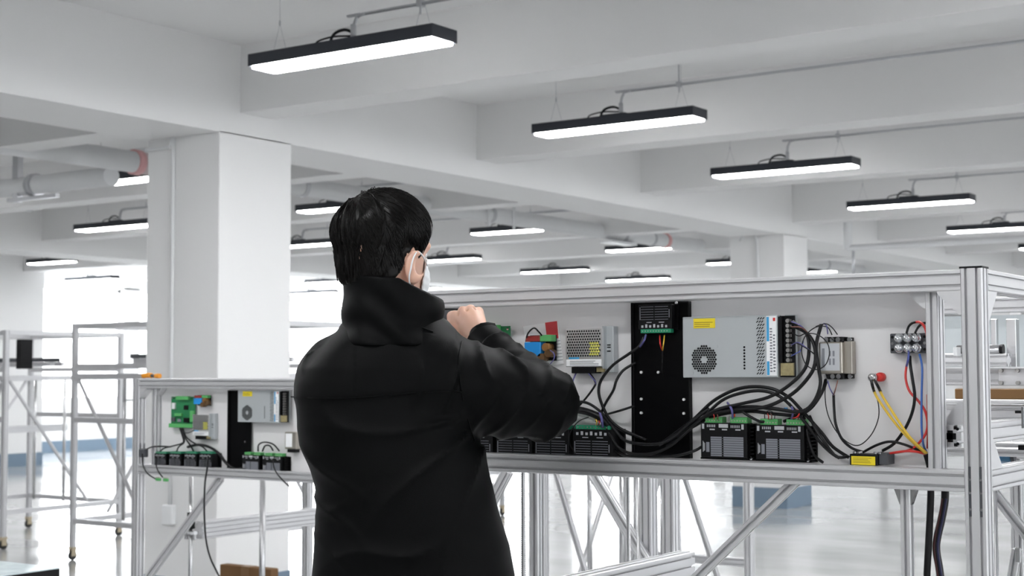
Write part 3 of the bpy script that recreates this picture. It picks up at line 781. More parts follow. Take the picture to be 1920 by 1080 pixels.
def driver(x0, x1, z0, z1, yf, yp, label, fin=.012, k=1.0, conn=2, simple=False):
    w = x1-x0; h = z1-z0
    r = empty('motor_driver', ((x0+x1)/2, yp, z0), label, 'motor driver', DEV)
    MB().box(x0, x1, yf, yp-.012*k, z0+.004*k, z1, .0008).build('case', M_BLACK, r)
    m = MB(); m.box(x0-.004*k, x1+fin, yp-.008*k, yp, z0, z1-.003)
    if fin > .004:
        for i in range(9): m.box(x1, x1+fin, yp-.034*k+.0, yp-.006*k, z0+h*(.06+.1*i), z0+h*(.06+.1*i)+.0022*k)
        m.box(x1, x1+fin*.35, yf+.008*k, yp, z0+.003, z1-.002)
    m.box(x0-.006*k, x1+fin, yf+.010*k, yp, z0, z0+.003*k)
    m.build('heat_sink', M_BLACKM, r)
    m = MB()
    m.box(x0+w*.22, x0+w*.46, yf-.0005, yf, z0+h*.09, z0+h*.62); m.box(x0+w*.50, x0+w*.93, yf-.0005, yf, z0+h*.09, z0+h*.62)
    t = m.build('setting_table', M_MGREY, r)
    m = MB()
    for i in range(8):
        zc = z0+h*(.13+.062*i); m.box(x0+w*.22, x0+w*.93, yf-.0008, yf-.0005, zc, zc+h*.018)
    m.build('table_rules', M_DGREY, t)
    m = MB()
    for q in range(3): m.box(x0+w*(.045+.018*q), x0+w*(.056+.018*q), yf-.0005, yf, z0+h*(.20+.02*q), z0+h*(.50-.03*q))
    m.build('brand_print', M_PRINT, r)
    MB().box(x0+w*.12, x0+w*.19, yf-.0005, yf, z0+h*.20, z0+h*.47).build('model_print', M_MGREY, r)
    m = MB()
    for f_ in (.20, .47, .76): m.box(x0+w*f_, x0+w*(f_+.11), yf-.0005, yf, z1-h*.20, z1-h*.165)
    for f_ in (.03, .40, .89): m.box(x0+w*f_, x0+w*(f_+(.05 if f_ != .40 else .20)), yf-.0005, yf, z1-h*.17 if f_ != .4 else z1-h*.13, z1-h*.03)
    for i in range(5): m.box(x0+w*(.14+.04*i), x0+w*(.16+.04*i), yf-.0005, yf, z1-h*.12, z1-h*.05)
    for i in range(6): m.box(x0+w*(.66+.035*i), x0+w*(.675+.035*i), yf-.0005, yf, z1-h*.13, z1-h*.06)
    m.build('port_print', M_PRINT, r)
    for q in range(conn):
        a0 = x0+w*(.07+.55*q)-(0.0 if q == 0 else .0); cw = w*.37
        c = MB(); c.box(a0, a0+cw, yf+.006*k, yp-.014*k, z1-.002, z1+h*.16, .0006)
        c = c.build('connector', M_CONN, r)
        m = MB()
        for i in range(6): m.cyl((a0+cw*(.1+.16*i), yf+.0055*k, z1+h*.06), (a0+cw*(.1+.16*i), yf+.008*k, z1+h*.06), cw*.045, n=6)
        m.build('clamp_screw', M_NICKEL, c)
    MB().cyl((x1+fin*.4, yf+.009*k, z0+.004*k), (x1+fin*.4, yf+.012*k, z0+.004*k), .0035*k, n=8).build('mount_screw', M_CHROME, r)
    return r
def small_driver(x0, x1, z0, z1, yf, yp, label, top=True, k=1.0, print_m=None):
    w = x1-x0; h = z1-z0; s = 1 if top else -1
    r = empty('stepper_driver', ((x0+x1)/2, yp, z0), label, 'motor driver', DEV)
    MB().box(x0, x1, yf, yp-.004, z0, z1, .0008).build('case', M_BLACK, r)
    MB().box(x0-.004*k, x1+.012*k, yp-.006*k, yp, z0-.002, z1+.001).build('heat_sink', M_BLACKM, r)
    pm = print_m or M_MGREY
    m = MB()
    za, zb = (z0+h*.08, z0+h*.55) if top else (z1-h*.62, z1-h*.10)
    for i in range(6):
        zc = za+(zb-za)*i/5; m.box(x0+w*.08, x0+w*.46, yf-.0005, yf, zc, zc+h*.022); m.box(x0+w*.50, x0+w*.90, yf-.0005, yf, zc, zc+h*.022)
    m.box(x0+w*.04, x0+w*.065, yf-.0005, yf, za, zb); m.box(x0+w*.92, x0+w*.945, yf-.0005, yf, za+h*.08, zb-h*.1)
    m.build('setting_table', pm, r)
    m = MB()
    zc = z1-h*.22 if top else z0+h*.06
    for i in range(7): m.box(x0+w*(.09+.12*i), x0+w*(.09+.12*i)+w*.06, yf-.0005, yf, zc, zc+h*(.14 if i % 2 else .1))
    m.box(x0+w*.25, x0+w*.40, yf-.0005, yf, zc-h*.10 if top else zc+h*.2, (zc-h*.10 if top else zc+h*.2)+h*.03)
    m.box(x0+w*.62, x0+w*.78, yf-.0005, yf, zc-h*.10 if top else zc+h*.2, (zc-h*.10 if top else zc+h*.2)+h*.03)
    m.build('port_print', M_PRINT, r)
    if top: c = MB().box(x0+w*.06, x1-w*.05, yf+.003*k, yp-.006*k, z1-.001, z1+h*.14, .0006)
    else: c = MB().box(x0+w*.06, x1-w*.03, yf+.001*k, yp-.006*k, z0-h*.16, z0+.001, .0006)
    c = c.build('connector', M_TEAL, r)
    m = MB(); zz = z1+h*.07 if top else z0-h*.08
    yy = yf+.0025*k if top else yf+.0005*k
    for i in range(10): m.cyl((x0+w*(.12+.082*i), yy, zz), (x0+w*(.12+.082*i), yy+.003, zz), w*.018, n=6)
    m.build('clamp_screw', M_NICKEL, c)
    return r
def pcb(x0, x1, z0, z1, yf, yp, label):
    w = x1-x0; h = z1-z0
    r = empty('control_board', ((x0+x1)/2, yp, z0), label, 'circuit board', DEV)
    MB().box(x0, x1, yp-.012, yp-.010, z0, z1).build('board', M_PCB, r)
    for (a, b, c, d, t, mm) in ((.28, .80, .90, 1.02, .014, M_CONN), (.0, .98, .0, .13, .014, M_CONN), (.86, 1.0, .2, .55, .012, M_CONN), (.2, .5, .37, .46, .01, M_CONN),
                                (.08, .2, .6, .8, .008, M_WHITE), (.55, .72, .58, .72, .004, M_BLACK), (.6, .78, .17, .32, .012, M_BLACK), (.05, .2, .2, .33, .008, M_DGREY), (.3, .42, .18, .28, .006, M_MGREY)):
        MB().box(x0+w*a, x0+w*b, yp-.012-t, yp-.012, z0+h*c, z0+h*d, .0006).build('component', mm, r)
    for (a, c) in ((.05, .05), (.95, .05), (.05, .95), (.95, .95)):
        MB().cyl((x0+w*a, yp-.0135, z0+h*c), (x0+w*a, yp, z0+h*c), .003, n=8).build('standoff', M_CHROME, r)
    return r
def relay_module(x0, x1, z0, z1, yf, yp, label):
    w = x1-x0; h = z1-z0
    r = empty('relay_module', ((x0+x1)/2, yp, z0), label, 'circuit board', DEV)
    MB().box(x0, x1, yp-.010, yp-.008, z0, z1).build('board', M_BLACK, r)
    MB().box(x0, x0+w*.62, yf, yp-.010, z0+h*.15, z0+h*.72, .001).build('relay', M_BLU, r)
    MB().box(x0+w*.03, x0+w*.56, yf+.002, yp-.010, z0+h*.74, z0+h*.97, .001).build('fuse_holder', M_DRED, r)
    MB().box(x0+w*.56, x1, yf+.004, yp-.010, z0+h*.74, z1, .001).build('connector', M_CONN, r)
    for (a, b) in ((.80, .52), (.62, .12), (.9, .28)):
        MB().cyl((x0+w*a, yf, z0+h*b), (x0+w*a, yp-.010, z0+h*b), w*.13, n=14).build('coil', M_COPPER if b > .2 and a < .85 else mat('dark_copper', (.14, .075, .03), .45, .3), r, True)
    return r

YF = YP-.034
def R_(x0, y0, x1, y1, Y): return rect(x0, y0, x1, y1, Y)
# black plate with the upper driver
a, b, c, d = R_(1188, 566, 1293, 858, YP-.012)
r = empty('black_cover_plate', ((a+b)/2, YP, c), 'tall black metal plate dividing the near control panel', 'metal plate')
MB().box(a, b, YP-.014, YP-.010, c, d, .0015).build('plate', M_BLACKM, r)
MB().box(a-.003, a+.004, YP-.018, YP, c, d, .001).build('folded_edge', M_BLACKM, r)
MB().box(b-.003, b, YP-.012, YP, c, d, .001).build('folded_edge', M_BLACKM, r)
for (u, v) in ((1269, 568), (1203, 698), (1235, 698), (1203, 748), (1283, 749), (1203, 774), (1283, 775)):
    q = ony(u, v, YP-.014); MB().cyl((q[0], YP-.0175, q[2]), (q[0], YP-.013, q[2]), .0030, n=10).build('screw', M_ZINC, r)
a, b, c, d = R_(1197, 571, 1259, 617, YP-.034)
small_driver(a, b, c, d, YP-.034, YP-.015, 'black motor driver with green connector at the top of the black plate', top=False, k=.7)
a, b, c, d = R_(1280, 592, 1488, 708, YP-.036)
psu(a, b, c, d, YP-.036, YP-.0145, 'large grey power supply with fan grille on the near control panel')
a, b, c, d = R_(1060, 612, 1146, 700, YP-.034)
small_psu(a, b, c, d, YP-.034, YP, 'small perforated metal power supply left of the black plate')
a, b, c, d = R_(1314, 793, 1400, 862, YP-.042); driver(a, b, c, d, YP-.042, YP, 'big black motor driver with grey table, left one beside the black plate')
a, b, c, d = R_(1417, 797, 1507, 866, YP-.042); driver(a, b, c, d, YP-.042, YP, 'big black motor driver with grey table, right one of the near pair')
for i, (u0, u1) in enumerate(((856, 923), (930, 996), (1002, 1066), (1074, 1147))):
    a, b, c, d = R_(u0, 805, u1, 853+i, YP-.040)
    small_driver(a, b, c, d, YP-.040, YP, ['small black stepper driver hidden behind the man, first of the near row', 'small black stepper driver hidden behind the man\'s elbow, second of the near row',
                 'small black stepper driver half hidden under the man\'s elbow', 'small black stepper driver right of the man\'s elbow with teal connector'][i])
a, b, c, d = R_(868, 612, 953, 720, YP-.02)
pcb(a, b, c, d, YP-.02, YP, 'green circuit board mostly hidden behind the man\'s hand')
a, b, c, d = R_(983, 628, 1032, 676, YP-.034)
relay_module(a, b, c, d, YP-.034, YP, 'blue relay with red fuse holder beside the printed card')
# printed card behind the relay
q = [ony(u, v, YP-.001) for u, v in ((981, 612), (1046, 602), (1057, 682), (1012, 688), (990, 660))]
r = empty('printed_card', tuple(q[3]), 'white printed card with red block behind the blue relay', 'card')
MB().prism([(p[0], p[2]) for p in q], 'y', YP-.0015, YP-.0005).build('card', M_LBL, r)
q = [ony(u, v, YP-.002) for u, v in ((1022, 605), (1044, 602), (1047, 634), (1026, 638))]
MB().prism([(p[0], p[2]) for p in q], 'y', YP-.0022, YP-.0015).build('red_block', mat('red_print', (.62, .05, .06), .5), r)
m = MB()
for i in range(7):
    p0 = ony(1034+i*.6, 640+i*6, YP-.002); p1 = ony(1050+i*.9, 638+i*6, YP-.002)
    m.prism([(p0[0], p0[2]), (p1[0], p1[2]), (p1[0], p1[2]-.0012), (p0[0], p0[2]-.0012)], 'y', YP-.0022, YP-.0015)
m.build('print_lines', M_MGREY, r)
# line filter
a, b, c, d = R_(1535, 641, 1593, 701, YP-.034); w = b-a; h = d-c
r = empty('line_filter', ((a+b)/2, YP, c-.01), 'nickel mains filter box with a printed plate and screw terminals', 'filter')
MB().box(a, b-w*.24, YP-.034, YP, c, d, .002).build('case', M_NICKEL, r)
MB().box(b-w*.26, b, YP-.022, YP, c, d+h*.02, .001).build('side_flange', M_NICKEL, r)
pt = MB().box(a+w*.06, b-w*.32, YP-.0346, YP-.034, c+h*.10, d-h*.05).build('rating_plate', mat('plate_grey', (.55, .57, .60), .4), r)
m = MB()
for (u, v, uu, vv) in ((.12, .2, .2, .8), (.34, .28, .40, .48), (.46, .28, .52, .48), (.34, .55, .40, .72), (.46, .55, .52, .72)):
    m.box(a+w*u, a+w*uu, YP-.035, YP-.0346, c+h*v, c+h*vv)
m.build('diagram_print', M_MGREY, pt)
for zz, nm in ((d+h*.07, 'upper'), (c-h*.08, 'lower')):
    MB().box(a+w*.17, b-w*.25, YP-.030, YP, zz-h*.09, zz+h*.09, .001).build('terminal_strip', M_BLACK, r)
    for i in range(3):
        MB().cyl((a+w*(.25+.19*i), YP-.034, zz), (a+w*(.25+.19*i), YP-.028, zz), w*.075, n=12).build('terminal_screw', M_CHROME, r)
    MB().box(b-w*.25, b-w*.05, YP-.012, YP, zz-h*.07, zz+h*.07, .001).build('foot', M_BLACK, r)
    MB().cyl((b-w*.12, YP-.016, zz), (b-w*.12, YP-.011, zz), w*.07, n=12).build('screw', M_CHROME, r)
# six-pole terminal block
a, b, c, d = R_(1668, 625, 1738, 662, YP-.02); w = b-a; h = d-c
r = empty('terminal_block', ((a+b)/2, YP, c), 'dark grey terminal block with six clear screw domes', 'terminal block')
MB().box(a, b, YP-.018, YP, c, d, .0015).build('base', M_DGREY, r)
for i in range(3):
    for j in range(2):
        cx, cz = a+w*(.28+.235*i), c+h*(.26+.50*j)
        MB().lathe([(.0, -.034), (.004, -.0335), (.0075, -.031), (.0095, -.026), (.0095, -.018)], (cx, YP, cz), 'y', 14).build('screw_dome', mat('clear_dome', (.62, .64, .66), .12, .8), r, True)
for (u, v) in ((.07, .18), (.07, .82), (.93, .18), (.93, .82)):
    MB().cyl((a+w*u, YP-.0186, c+h*v), (a+w*u, YP-.017, c+h*v), .003, n=10).build('hole', M_BLACK, r)
for u in (.07, .93): MB().cyl((a+w*u, YP-.019, c+h*.5), (a+w*u, YP-.017, c+h*.5), .0028, n=10).build('screw', M_CHROME, r)
# red push button seen from behind
q = ony(1640, 708, YP-.02)
r = empty('push_button', (q[0], YP, q[2]), 'red and steel push button body on the sheet', 'push button')
MB().lathe([(.009, 0), (.009, -.012), (.0075, -.013), (.0075, -.02)], (q[0]+.007, YP, q[2]+.001), 'y', 16).build('red_collar', M_RED, r, True)
MB().lathe([(.0085, -.012), (.0085, -.032), (.006, -.035), (.003, -.036)], (q[0]-.001, YP, q[2]), 'y', 16).build('steel_body', M_STEEL, r, True)
# relay box with yellow label
a, b, c, d = R_(1593, 852, 1662, 873, YP-.045); w = b-a
r = empty('solid_state_relay', ((a+b)/2, YP, c), 'black relay box with a yellow warning label on the lower rail', 'relay')
MB().box(a, b-w*.24, YP-.045, YP, c, d, .001).build('case', M_BLACK, r)
MB().box(b-w*.24, b, YP-.038, YP, c+.002, d+.003, .001).build('side_block', M_DGREY, r)
lb = MB().box(a+w*.05, b-w*.30, YP-.0456, YP-.045, c+.001, d-.004).build('warning_label', M_YEL, r)
text_lines(MB(), a+w*.10, b-w*.36, c+.004, d-.006, YP-.0456, 4, .0004, fill=.3).build('fine_print', MATS['label_print'], lb)
for u in (.06, .18, .62, .74):
    MB().box(a+w*u, a+w*(u+.08), YP-.04, YP-.02, d, d+.005, .001).build('terminal', M_CHROME, r)

# ---- cables on the near panel, one object each
def cable(label, pts, r=.0033, m=None, Y=None, dy=0.0, Ye=None, group='panel wiring'):
    Y = YP-.020 if Y is None else Y
    n = len(pts); P = []
    for i, (u, v) in enumerate(pts):
        t = i/(n-1); yy = Y - .022*math.sin(math.pi*t) - dy
        P.append(ony(u, v, yy))
    o = MB().tube(P, r, 8, smooth=5).build('cable', m or M_CABLE, None, True)
    return tag(o, label, 'cable', group)
cable('outer black cable arching over the near motor drivers', [(1240, 832), (1297, 789), (1336, 753), (1375, 732), (1411, 725), (1448, 729), (1479, 745), (1500, 766), (1521, 789), (1542, 813), (1562, 838), (1592, 858)], .0036)
cable('inner black cable arching over the near motor drivers', [(1250, 838), (1310, 790), (1352, 752), (1390, 737), (1430, 733), (1466, 746), (1505, 786), (1535, 826), (1557, 848), (1574, 859)], .0034, dy=.006)
cable('black cable from the power supply sweeping left under it', [(1486, 603), (1510, 622), (1517, 650), (1510, 690), (1480, 722), (1440, 745), (1390, 757), (1340, 770), (1290, 802), (1236, 834)], .0036, dy=.01)
cable('black cable from the power supply crossing the arch', [(1490, 612), (1514, 626), (1528, 652), (1526, 690), (1500, 726), (1470, 748), (1430, 764), (1370, 770), (1320, 782), (1268, 818)], .0038, dy=.013)
cable('thick black cable running beside the mains filter', [(1540, 608), (1530, 650), (1535, 690), (1538, 722), (1525, 755), (1500, 772), (1450, 766), (1400, 763), (1345, 771)], .0038, dy=.016)
cable('short black cable below the mains filter', [(1548, 712), (1541, 736), (1522, 764), (1500, 778), (1470, 790)], .0034, dy=.005)
cable('black cable behind the connectors of the near motor drivers', [(1300, 800), (1340, 780), (1400, 771), (1450, 776), (1500, 780)], .0034, dy=.0)
cable('black cable bent left of the right motor driver', [(1362, 775), (1384, 766), (1398, 776), (1424, 790), (1440, 789)], .003, dy=.006)
cable('thin black wire looped round the mains filter', [(1486, 624), (1498, 630), (1512, 625), (1534, 628), (1551, 643), (1555, 664), (1547, 685), (1529, 693), (1511, 683), (1503, 660), (1506, 638), (1517, 622), (1534, 612), (1552, 614), (1560, 628)], .0011, dy=.02)
cable('thin black wire over the top of the filter', [(1530, 612), (1548, 607), (1560, 614), (1570, 627)], .0011, dy=.016)
for i, (pts, mm, lb) in enumerate((([(1484, 603), (1500, 610), (1512, 622)], M_WPUR, 'violet wire at the top screw of the power supply'),
        ([(1484, 613), (1502, 614), (1515, 624)], M_WBRN, 'brown wire at the second screw of the power supply'),
        ([(1484, 641), (1500, 646), (1522, 660), (1530, 668)], M_CABLE, 'black wire leaving the middle of the power supply terminals'),
        ([(1484, 647), (1496, 642), (1512, 652), (1524, 662)], M_WPUR, 'violet wire in the middle of the power supply terminals'),
        ([(1484, 667), (1494, 662), (1502, 656), (1506, 640)], M_WBLUE, 'blue wire at the lower power supply terminals'),
        ([(1552, 626), (1550, 612), (1545, 606)], M_WPUR, 'violet wire at the top of the mains filter'),
        ([(1552, 714), (1556, 728), (1563, 741)], M_WPUR, 'violet wire under the mains filter'),
        ([(1571, 713), (1567, 728), (1563, 741)], M_WBRN, 'brown wire under the mains filter'))):
    cable(lb, pts, .0012, mm, dy=.018)
cable('thin black wire from the filter down and up to the push button', [(1552, 714), (1547, 732), (1549, 763), (1557, 789), (1573, 815), (1596, 833), (1615, 833), (1635, 813), (1647, 784), (1647, 758), (1641, 737)], .0011)
cable('black cable from the filter to the yellow labelled relay', [(1563, 741), (1564, 768), (1567, 795), (1578, 822), (1597, 840), (1620, 848)], .0028)
cable('first yellow wire from the push button', [(1639, 732), (1645, 746), (1672, 785), (1700, 818), (1735, 850)], .0026, M_WYEL, dy=.010)
cable('second yellow wire from the push button', [(1649, 731), (1658, 748), (1685, 790), (1708, 822), (1738, 850)], .0026, M_WYEL, dy=.014)
cable('left black sleeve on the push button lead', [(1634, 714), (1636, 724), (1639, 734)], .0029, dy=.012)
cable('right black sleeve on the push button lead', [(1641, 715), (1646, 724), (1651, 734)], .0029, dy=.012)
cable('blue lead under the terminal block', [(1704, 660), (1703, 672), (1700, 686)], .0022, M_WBLUE, dy=.006)
cable('red wire curving down from the terminal block', [(1700, 684), (1698, 708), (1705, 733), (1722, 752), (1735, 772), (1739, 798), (1733, 818), (1715, 838), (1697, 846), (1668, 850)], .0024, M_RED, dy=.0)
cable('red wire along the inner post', [(1739, 740), (1740, 800), (1739, 840)], .0022, M_RED, dy=-.01)
cable('red wire from the relay to the inner post', [(1668, 850), (1697, 846), (1718, 847), (1734, 851)], .0024, M_RED, dy=.004)
cable('thick black cable from terminal block to relay', [(1706, 668), (1707, 685), (1711, 711), (1715, 742), (1711, 771), (1698, 802), (1677, 831), (1655, 845)], .003, dy=.004)
cable('blue wire hanging from the right of the terminal block', [(1724, 664), (1729, 690), (1728, 742), (1728, 800), (1731, 832), (1736, 846)], .0022, mat('bright_blue_wire', (.05, .15, .50), .4), dy=.002)
cable('black bridge wire above the terminal block', [(1700, 624), (1704, 612), (1712, 605), (1722, 604)], .0024, dy=.004)
cable('second black bridge wire above the terminal block', [(1716, 624), (1722, 613), (1731, 606), (1738, 606)], .0024, dy=.002)
cable('red bridge wire above the terminal block', [(1712, 605), (1724, 604), (1733, 612), (1738, 628), (1739, 650)], .0026, M_RED, dy=.008)
cable('black cable humped over the yellow labelled relay', [(1618, 848), (1645, 834), (1670, 828), (1697, 834), (1722, 844), (1738, 850)], .0026, dy=-.004)
cable('black cable falling right of the near motor drivers', [(1518, 780), (1530, 806), (1548, 832), (1568, 856), (1590, 856)], .0032, dy=.008)
cable('black cable bending behind the right motor driver', [(1505, 770), (1512, 800), (1518, 832), (1528, 855), (1543, 867)], .003, dy=-.006)
cable('black cable curving from the upper driver down the sheet', [(1208, 632), (1198, 650), (1177, 665), (1150, 684), (1130, 708), (1123, 727), (1125, 748), (1139, 780), (1158, 800), (1181, 812), (1212, 824)], .0033)
cable('black cable behind the plate edge with a wavy run', [(1192, 680), (1169, 694), (1156, 713), (1150, 732), (1136, 755), (1128, 772), (1118, 790)], .003)
cable('violet wire from the upper driver', [(1211, 628), (1208, 638), (1200, 650)], .0022, M_WPUR, dy=.012)
cable('red wire from the upper driver', [(1237, 628), (1238, 645), (1242, 658)], .0016, M_RED, dy=.0)
cable('yellow wire from the upper driver', [(1246, 628), (1244, 645), (1242, 658)], .0014, M_WYEL, dy=.0)
cable('thin dark lead down the black plate', [(1242, 657), (1242, 680), (1241, 700)], .0014, dy=.0)
cable('violet wire left under the small power supply', [(1080, 700), (1074, 717), (1077, 742), (1074, 760)], .0016, M_WPUR)
cable('black cable from the small power supply to the stepper drivers', [(1106, 700), (1116, 716), (1113, 727), (1094, 752), (1070, 776)], .0024)
cable('violet wire right under the small power supply', [(1103, 700), (1110, 708), (1117, 717), (1113, 727)], .0013, M_WPUR, dy=.006)
cable('black cable humped beside the man\'s elbow', [(1062, 756), (1079, 754), (1095, 754), (1110, 760), (1128, 774), (1150, 800), (1185, 815)], .0032, dy=.004)
cable('black cable running right into the black plate', [(1137, 777), (1162, 770), (1190, 761)], .0026, dy=-.006)
cable('black cable looping low across the black plate', [(1135, 798), (1146, 819), (1158, 837), (1178, 849), (1208, 852), (1234, 847), (1261, 833), (1290, 808), (1312, 790)], .0032, dy=.012)
cable('black cable sagging across the middle of the black plate', [(1140, 788), (1155, 808), (1172, 826), (1199, 832), (1234, 832), (1261, 821), (1296, 791), (1330, 766)], .0034, dy=.014)
cable('black cable lying along the foot of the black plate', [(1151, 840), (1169, 853), (1208, 856), (1261, 855), (1300, 846), (1318, 836)], .003, dy=.0)
cable('thick black bundle over the stepper drivers', [(1030, 775), (1068, 768), (1100, 772), (1130, 786), (1150, 808)], .008, dy=.002)
cable('thin wire looping in front of the stepper drivers', [(1104, 782), (1085, 790), (1070, 810), (1068, 830), (1078, 850)], .0012, dy=.03)
for (u, mm, lb) in ((1338, M_RED, 'small red wire on the first green connector'), (1345, M_WBRN, 'small brown wire on the first green connector'), (1440, M_RED, 'small red wire on the third green connector'),
                    (1446, M_WBRN, 'small brown wire on the third green connector'), (1496, M_DRED, 'small red wire on the fourth green connector')):
    cable(lb, [(u, 788), (u+1, 780), (u-3, 772)], .0011, mm, dy=.008)
cable('violet wires at the second green connector', [(1374, 786), (1372, 768), (1364, 755)], .0024, M_WPUR, dy=.012)
cable('violet wire at the fourth green connector', [(1484, 786), (1487, 770), (1480, 756)], .0022, M_WPUR, dy=.014)
cable('red plug on the second green connector', [(1375, 784), (1375, 775)], .0042, mat('orange_red', (.8, .08, .02), .4), dy=.010)
cable('thin wire circle above the third connector', [(1434, 786), (1434, 776), (1442, 770), (1452, 776), (1452, 786)], .0008, dy=.010)
cable('red wire bow at the fourth green connector', [(1484, 784), (1494, 782), (1499, 774), (1494, 768)], .0014, M_RED, dy=.016)
cable('blue wire end on the arch cables', [(1470, 767), (1476, 767)], .003, M_BLU, dy=.026)
cable('violet wires at the stepper driver connector', [(1130, 800), (1128, 785), (1124, 771)], .003, M_WPUR, dy=.016)
cable('yellow wire at the stepper driver connector', [(1118, 797), (1119, 790), (1116, 785)], .0016, M_WYEL, dy=.012)
cable('red wire at the stepper driver connector', [(1122, 797), (1124, 792), (1122, 788)], .0014, M_RED, dy=.012)
cable('black lead from the relay module', [(986, 640), (990, 625), (1001, 615), (1010, 622), (1018, 632)], .0018, dy=.004)
cable('violet lead below the relay module', [(1028, 655), (1038, 662), (1039, 672), (1032, 682)], .0014, M_WPUR, dy=.006)
cable('dark wire above the green circuit board', [(918, 618), (926, 614), (934, 618), (940, 626)], .002, dy=.004)
# two dark cable sleeves hanging below the panel
def hang(label, pts, r, Y, m=M_CABLE):
    return tag(MB().tube([ony(u, v, Y) for u, v in pts], r, 12, smooth=5).build('cable_sleeve', m, None, True), label, 'cable', 'hanging cable sleeves')
hang('straight black cable sleeve hanging below the panel', [(1737, 852), (1744, 880), (1745, 930), (1742, 1000), (1737, 1100), (1730, 1300)], .0068, 2.81)
hang('curved dark cable bundle hanging beside the straight sleeve', [(1752, 852), (1768, 885), (1772, 930), (1766, 970), (1757, 1010), (1756, 1035), (1764, 1090), (1775, 1250)], .0076, 2.82)
for i, (dx, mm) in enumerate(((-3.5, mat('deep_red_wire', (.06, .012, .012), .45)), (3.0, mat('deep_blue_wire', (.018, .02, .07), .45)))):
    hang(('dark red wire running down the curved bundle', 'blue wire running down the curved bundle')[i], [(1771+dx, 935), (1765+dx, 970), (1757+dx, 1010), (1756+dx, 1035), (1764+dx, 1090)], .0022, 2.814, mm)

# ---- electronics on the second panel
YQ = YP2
def S_(x0, y0, x1, y1): return rect(x0, y0, x1, y1, YQ-.03)
a, b, c, d = S_(423, 732, 465, 882)
r = empty('black_cover_plate', ((a+b)/2, YQ, c), 'tall black metal plate on the second control panel', 'metal plate')
MB().box(a, b, YQ-.012, YQ-.008, c, d, .001).build('plate', M_BLACKM, r)
MB().box(a-.004, a+.006, YQ-.018, YQ, c, d, .001).build('folded_edge', M_BLACKM, r)
for (u, v) in ((428, 825), (428, 838), (460, 828)):
    q = ony(u, v, YQ-.012); MB().cyl((q[0], YQ-.015, q[2]), (q[0], YQ-.011, q[2]), .004, n=10).build('screw', M_CHROME, r)
a, b, c, d = S_(449, 732, 539, 792); psu(a, b, c, d, YQ-.04, YQ-.013, 'large grey power supply on the second control panel')
a, b, c, d = S_(362, 775, 400, 824); small_psu(a, b, c, d, YQ-.034, YQ, 'small perforated power supply on the second control panel')
a, b, c, d = S_(315, 744, 360, 802); pcb(a, b, c, d, YQ-.02, YQ, 'whole green circuit board on the second control panel')
a, b, c, d = S_(364, 741, 389, 761); relay_module(a, b, c, d, YQ-.034, YQ, 'blue relay module on the second control panel')
a, b, c, d = S_(459, 853, 491, 885); driver(a, b, c, d, YQ-.045, YQ, 'big black motor driver on the second panel beside the plate', .010)
a, b, c, d = S_(497, 855, 532, 888); driver(a, b, c, d, YQ-.045, YQ, 'big black motor driver on the second panel nearest the man')
for i, (u0, u1) in enumerate(((294, 316), (322, 344), (350, 373), (378, 402))):
    a, b, c, d = S_(u0, 850, u1, 872+i*2.2)
    small_driver(a, b, c, d, YQ-.045, YQ, '%s small black stepper driver from the left on the second panel' % ('first', 'second', 'third', 'fourth')[i])
a, b, c, d = S_(535, 810, 556, 842); h = d-c
r = empty('line_filter', ((a+b)/2, YQ, c), 'mains filter at the man\'s left side on the second panel', 'filter')
MB().box(a, b, YQ-.034, YQ, c, d, .002).build('case', M_NICKEL, r)
MB().box(a+.006, b-.02, YQ-.035, YQ-.034, c+.008, d-.006).build('rating_plate', M_LBL, r)
MB().box(a+.01, b-.01, YQ-.03, YQ, c-.014, c-.001, .001).build('terminal_strip', M_BLACK, r)
def cable2(label, pts, r=.0032, m=None, dy=0.0):
    return cable(label, pts, r, m, Y=YQ-.03, dy=dy, group='wiring of the second panel')
cable2('leftmost cable fanning to the first small driver', [(337, 803), (342, 818), (343, 830), (325, 836), (305, 842), (296, 855)])
cable2('cable fanning to the second small driver', [(339, 803), (345, 820), (345, 830), (335, 838), (330, 850)])
cable2('cable fanning to the third small driver', [(341, 803), (348, 822), (356, 834), (363, 846)])
cable2('cable fanning to the fourth small driver', [(343, 803), (350, 820), (366, 832), (380, 838), (390, 848)])
cable2('thick cable running from the small drivers down to the plate', [(352, 838), (372, 834), (392, 838), (410, 850), (424, 868), (440, 879), (458, 878)], .006)
cable2('cable from the corner plug to the small drivers', [(268, 846), (285, 838), (305, 837), (320, 838)])
cable2('arched cable above the big drivers on the second panel', [(484, 846), (485, 834), (496, 829), (512, 833), (524, 846)])
cable2('small arched cable above the big drivers on the second panel', [(492, 846), (497, 836), (506, 836), (512, 845)])
cable2('thin wire from the small power supply on the second panel', [(366, 806), (350, 812), (340, 806)], .0016)
def drop(label, pts, Y, r=.003, m=None):
    return tag(MB().tube([ony(u, v, Y) for u, v in pts], r, 8, smooth=5).build('cable', m or M_CABLE, None, True), label, 'cable', 'hanging wires of the second panel')
drop('long black cable falling from the second panel to the floor', [(391, 855), (388, 880), (384, 910), (383, 960), (386, 1010), (394, 1045), (408, 1075), (425, 1110), (440, 1200)], Y2-.03, .0038)
drop('black wire ending in a green plug at the left', [(267, 850), (268, 872), (277, 888), (292, 898)], Y2-.03, .003)
drop('black wire ending in a green plug at the right', [(294, 856), (293, 872), (297, 884), (305, 895)], Y2-.03, .0028)
drop('violet tipped wire hanging by the man\'s left side', [(511, 860), (515, 880), (526, 896), (542, 912)], Y2-.03, .0028)
